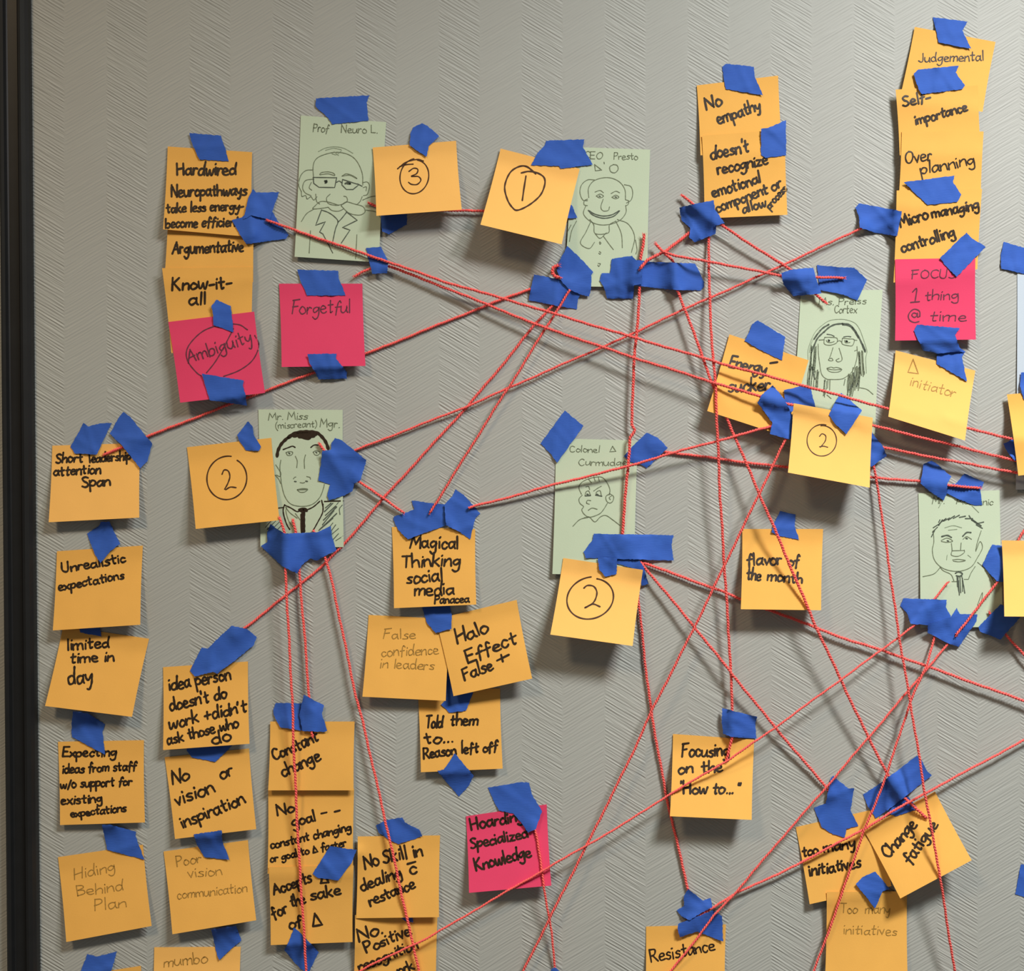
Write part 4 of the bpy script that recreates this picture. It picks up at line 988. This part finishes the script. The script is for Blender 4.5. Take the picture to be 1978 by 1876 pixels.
# resistance
note("orange note 'Resistance' at the bottom edge", [(1248, 1790), (1402, 1786), (1400, 1945), (1246, 1948)], lift=7, lines=[
  ('Resistance', 1258, 1859, 1381, 1836, 12.5, 3.2)])
string("yarn from the 'Resistance' tape up over 'too many initiatives' to the right picture edge", [(1313, 1796), (1329, 1783), (1376, 1755), (1425, 1723), (1500, 1691), (1669, 1602), (1725, 1567), (1756, 1550), (1788, 1532), (1959, 1440), (2010, 1413)], h0=3.5, h1=7, fray=(True, False), w=5.0)
tape("lower blue tape piece on top of the 'Resistance' note", [(1310, 1785), (1376, 1759), (1395, 1770), (1397, 1819), (1346, 1800), (1313, 1811), (1309, 1795)], 1.4)
tape("upper blue tape piece on top of the 'Resistance' note", [(1329, 1717), (1358, 1740), (1373, 1735), (1376, 1753), (1354, 1764), (1332, 1778), (1316, 1770), (1307, 1759), (1321, 1750), (1321, 1731)], 1.4)
string("long thin yarn from the heavy-jawed man's card down to the 'No positive' note", [(1830, 1125), (1805, 1157), (1769, 1206), (1701, 1257), (1500, 1404), (1412, 1465), (1285, 1540), (1200, 1595), (1066, 1672), (983, 1720), (820, 1816), (796, 1826), (708, 1869), (680, 1886)], h0=5, h1=6, fray=(True, False), w=4.4)
string("yarn from the heavy-jawed man crossing the 'Resistance' tapes and note", [(1838, 1235), (1832, 1243), (1750, 1340), (1681, 1421), (1597, 1520), (1500, 1631), (1425, 1720), (1381, 1767), (1354, 1803), (1296, 1876), (1280, 1895)], h0=3, h1=8, fray=(False, False), w=4.6)
string("yarn from the heavy-jawed man crossing both 'too many initiatives' notes", [(1808, 1222), (1802, 1240), (1790, 1286), (1761, 1349), (1749, 1385), (1715, 1489), (1688, 1561), (1669, 1604), (1621, 1742), (1592, 1824), (1572, 1876), (1566, 1895)], h0=3, h1=8, fray=(False, False), w=4.8)
string("yarn from the long-haired woman's note 2 down across 'Change fatigue'", [(1683, 885), (1687, 899), (1696, 945), (1710, 1042), (1736, 1225), (1754, 1332), (1773, 1445), (1786, 1530), (1812, 1670), (1825, 1754), (1844, 1876), (1847, 1895)], h0=6, h1=10, fray=(False, False), w=5.0)

# heavy-jawed man's card, bottom
tape("left blue tape piece on the bottom of the heavy-jawed man's card", [(1745, 1156), (1829, 1159), (1827, 1173), (1837, 1190), (1830, 1206), (1792, 1208), (1759, 1205), (1752, 1185), (1739, 1171)], 1.4)
tape("right blue tape piece on the bottom of the heavy-jawed man's card", [(1792, 1206), (1837, 1192), (1848, 1174), (1854, 1186), (1888, 1187), (1886, 1201), (1852, 1250), (1830, 1242), (1811, 1232), (1792, 1223)], 1.4)
string("short yarn from the heavy-jawed man's lower tape up to the right edge", [(1847, 1226), (1890, 1172), (1933, 1117), (1968, 1042), (1978, 1026), (2000, 995)], h0=4, h1=7, fray=(True, False), w=5.2)
string("short yarn from the heavy-jawed man's corner tape down to the right edge", [(1911, 1184), (1925, 1200), (1944, 1227), (1978, 1265), (2020, 1310)], h0=4, h1=7, fray=(True, False), w=5.2)
tape("blue tape piece on the right edge of the heavy-jawed man's card", [(1917, 1052), (1945, 1056), (1945, 1125), (1925, 1123), (1898, 1092), (1910, 1065)], 1.3)
tape("dark blue tape piece at the lower right corner of the heavy-jawed man's card", [(1890, 1211), (1933, 1167), (1970, 1185), (1970, 1194), (1932, 1236), (1893, 1220)], 1.4)
note("golden note cut off at the right edge beside the heavy-jawed man", [(1935, 1044), (2090, 1046), (2098, 1192), (1940, 1191)], kind='yellow', lift=24, base=5)

# the two long yarns from the left, and note 2 on the long-haired woman's card
tape("blue tape piece below the long-haired woman's card, left of note 2's tape", [(1514, 754), (1546, 746), (1566, 751), (1575, 786), (1534, 790), (1527, 799), (1516, 772)], 1.5)
string("lower long yarn from below the professor's card to the right edge, behind note 2", [(685, 534), (700, 525), (716, 518), (750, 514), (832, 545), (960, 596), (1035, 627), (1159, 669), (1227, 692), (1375, 738), (1472, 767), (1560, 790), (1685, 822), (1800, 850), (1955, 888), (1990, 897)], h0=3, h1=14, fray=(True, False), w=5.6)
string("short yarn from the tape right of note 2 to the lower right golden note", [(1690, 861), (1708, 865), (1830, 889), (1969, 914), (2000, 921)], h0=5, h1=12, fray=(False, False), w=5.6)
tape("blue tape piece below the professor's card with a string over it", [(707, 479), (736, 477), (743, 491), (750, 504), (748, 528), (719, 529), (713, 506)])
tape("blue tape piece sticking out right of the long-haired woman's note 2", [(1680, 830), (1705, 862), (1713, 881), (1683, 902), (1676, 895)])
tape("tall blue tape piece left of the long-haired woman's note 2", [(1493, 744), (1516, 772), (1530, 801), (1534, 846), (1525, 849), (1487, 838), (1492, 817), (1463, 778), (1472, 762)], 1.8)
note("golden note with circled 2 on the long-haired woman's card", [(1533, 779), (1686, 807), (1680, 942), (1522, 913)], kind='yellow', lift=24, base=8, pw=2.0, extra=[
  ([ellipse(1588, 851, 28.5, 30, 5, -100, 280), catmull([(1583, 843), (1588, 838), (1595, 842), (1594, 852), (1585, 864)]), catmull([(1583, 863), (1591, 862), (1599, 864)])], 1.9, 'pen')])
tape("blue tape piece on top of the long-haired woman's note 2", [(1625, 759), (1665, 793), (1635, 839), (1614, 820), (1601, 802), (1614, 775)], 1.2)
string("upper long yarn from the 'Hardwired' tape across the whole wall, behind the 'initiator' note", [(518, 427), (634, 467), (750, 506), (860, 545), (983, 580), (1227, 653), (1400, 704), (1559, 747), (1714, 789), (1871, 828), (1960, 849), (1995, 857)], h0=2.5, h1=16, fray=(True, False), w=5.6)
note("golden tilted note with pencil triangle and 'initiator'", [(1730, 677), (1884, 716), (1864, 851), (1716, 805)], kind='yellow', lift=16, base=2, pen='pencil', pw=1.9, lines=[
  ('initiator', 1757, 744, 1844, 768, 10)], extra=[([straight([(1764, 694), (1754, 719), (1774, 722), (1764, 694)])], 2.0, 'pencil')])
tape("lower blue tape piece on the 'initiator' note", [(1811, 672), (1854, 672), (1865, 679), (1858, 690), (1860, 700), (1868, 737), (1809, 703)], 1.3)
tape("upper blue tape piece from the 'Focus' note to the 'initiator' note", [(1772, 627), (1854, 634), (1845, 647), (1854, 672), (1865, 679), (1809, 683), (1783, 677), (1765, 639)], 1.3)
tape("blue tape corner left of the golden note at the right edge", [(1938, 857), (1956, 849), (1970, 860), (1972, 895), (1959, 889), (1946, 873)])
note("golden note cut off at the right edge in front of the white sheet", [(1945, 762), (2105, 750), (2120, 903), (1967, 919)], kind='orange', lift=12, base=4)
tape("small blue tape piece on the right edge over the white sheet", [(1972, 720), (1998, 718), (2000, 776), (1978, 772), (1970, 746)])
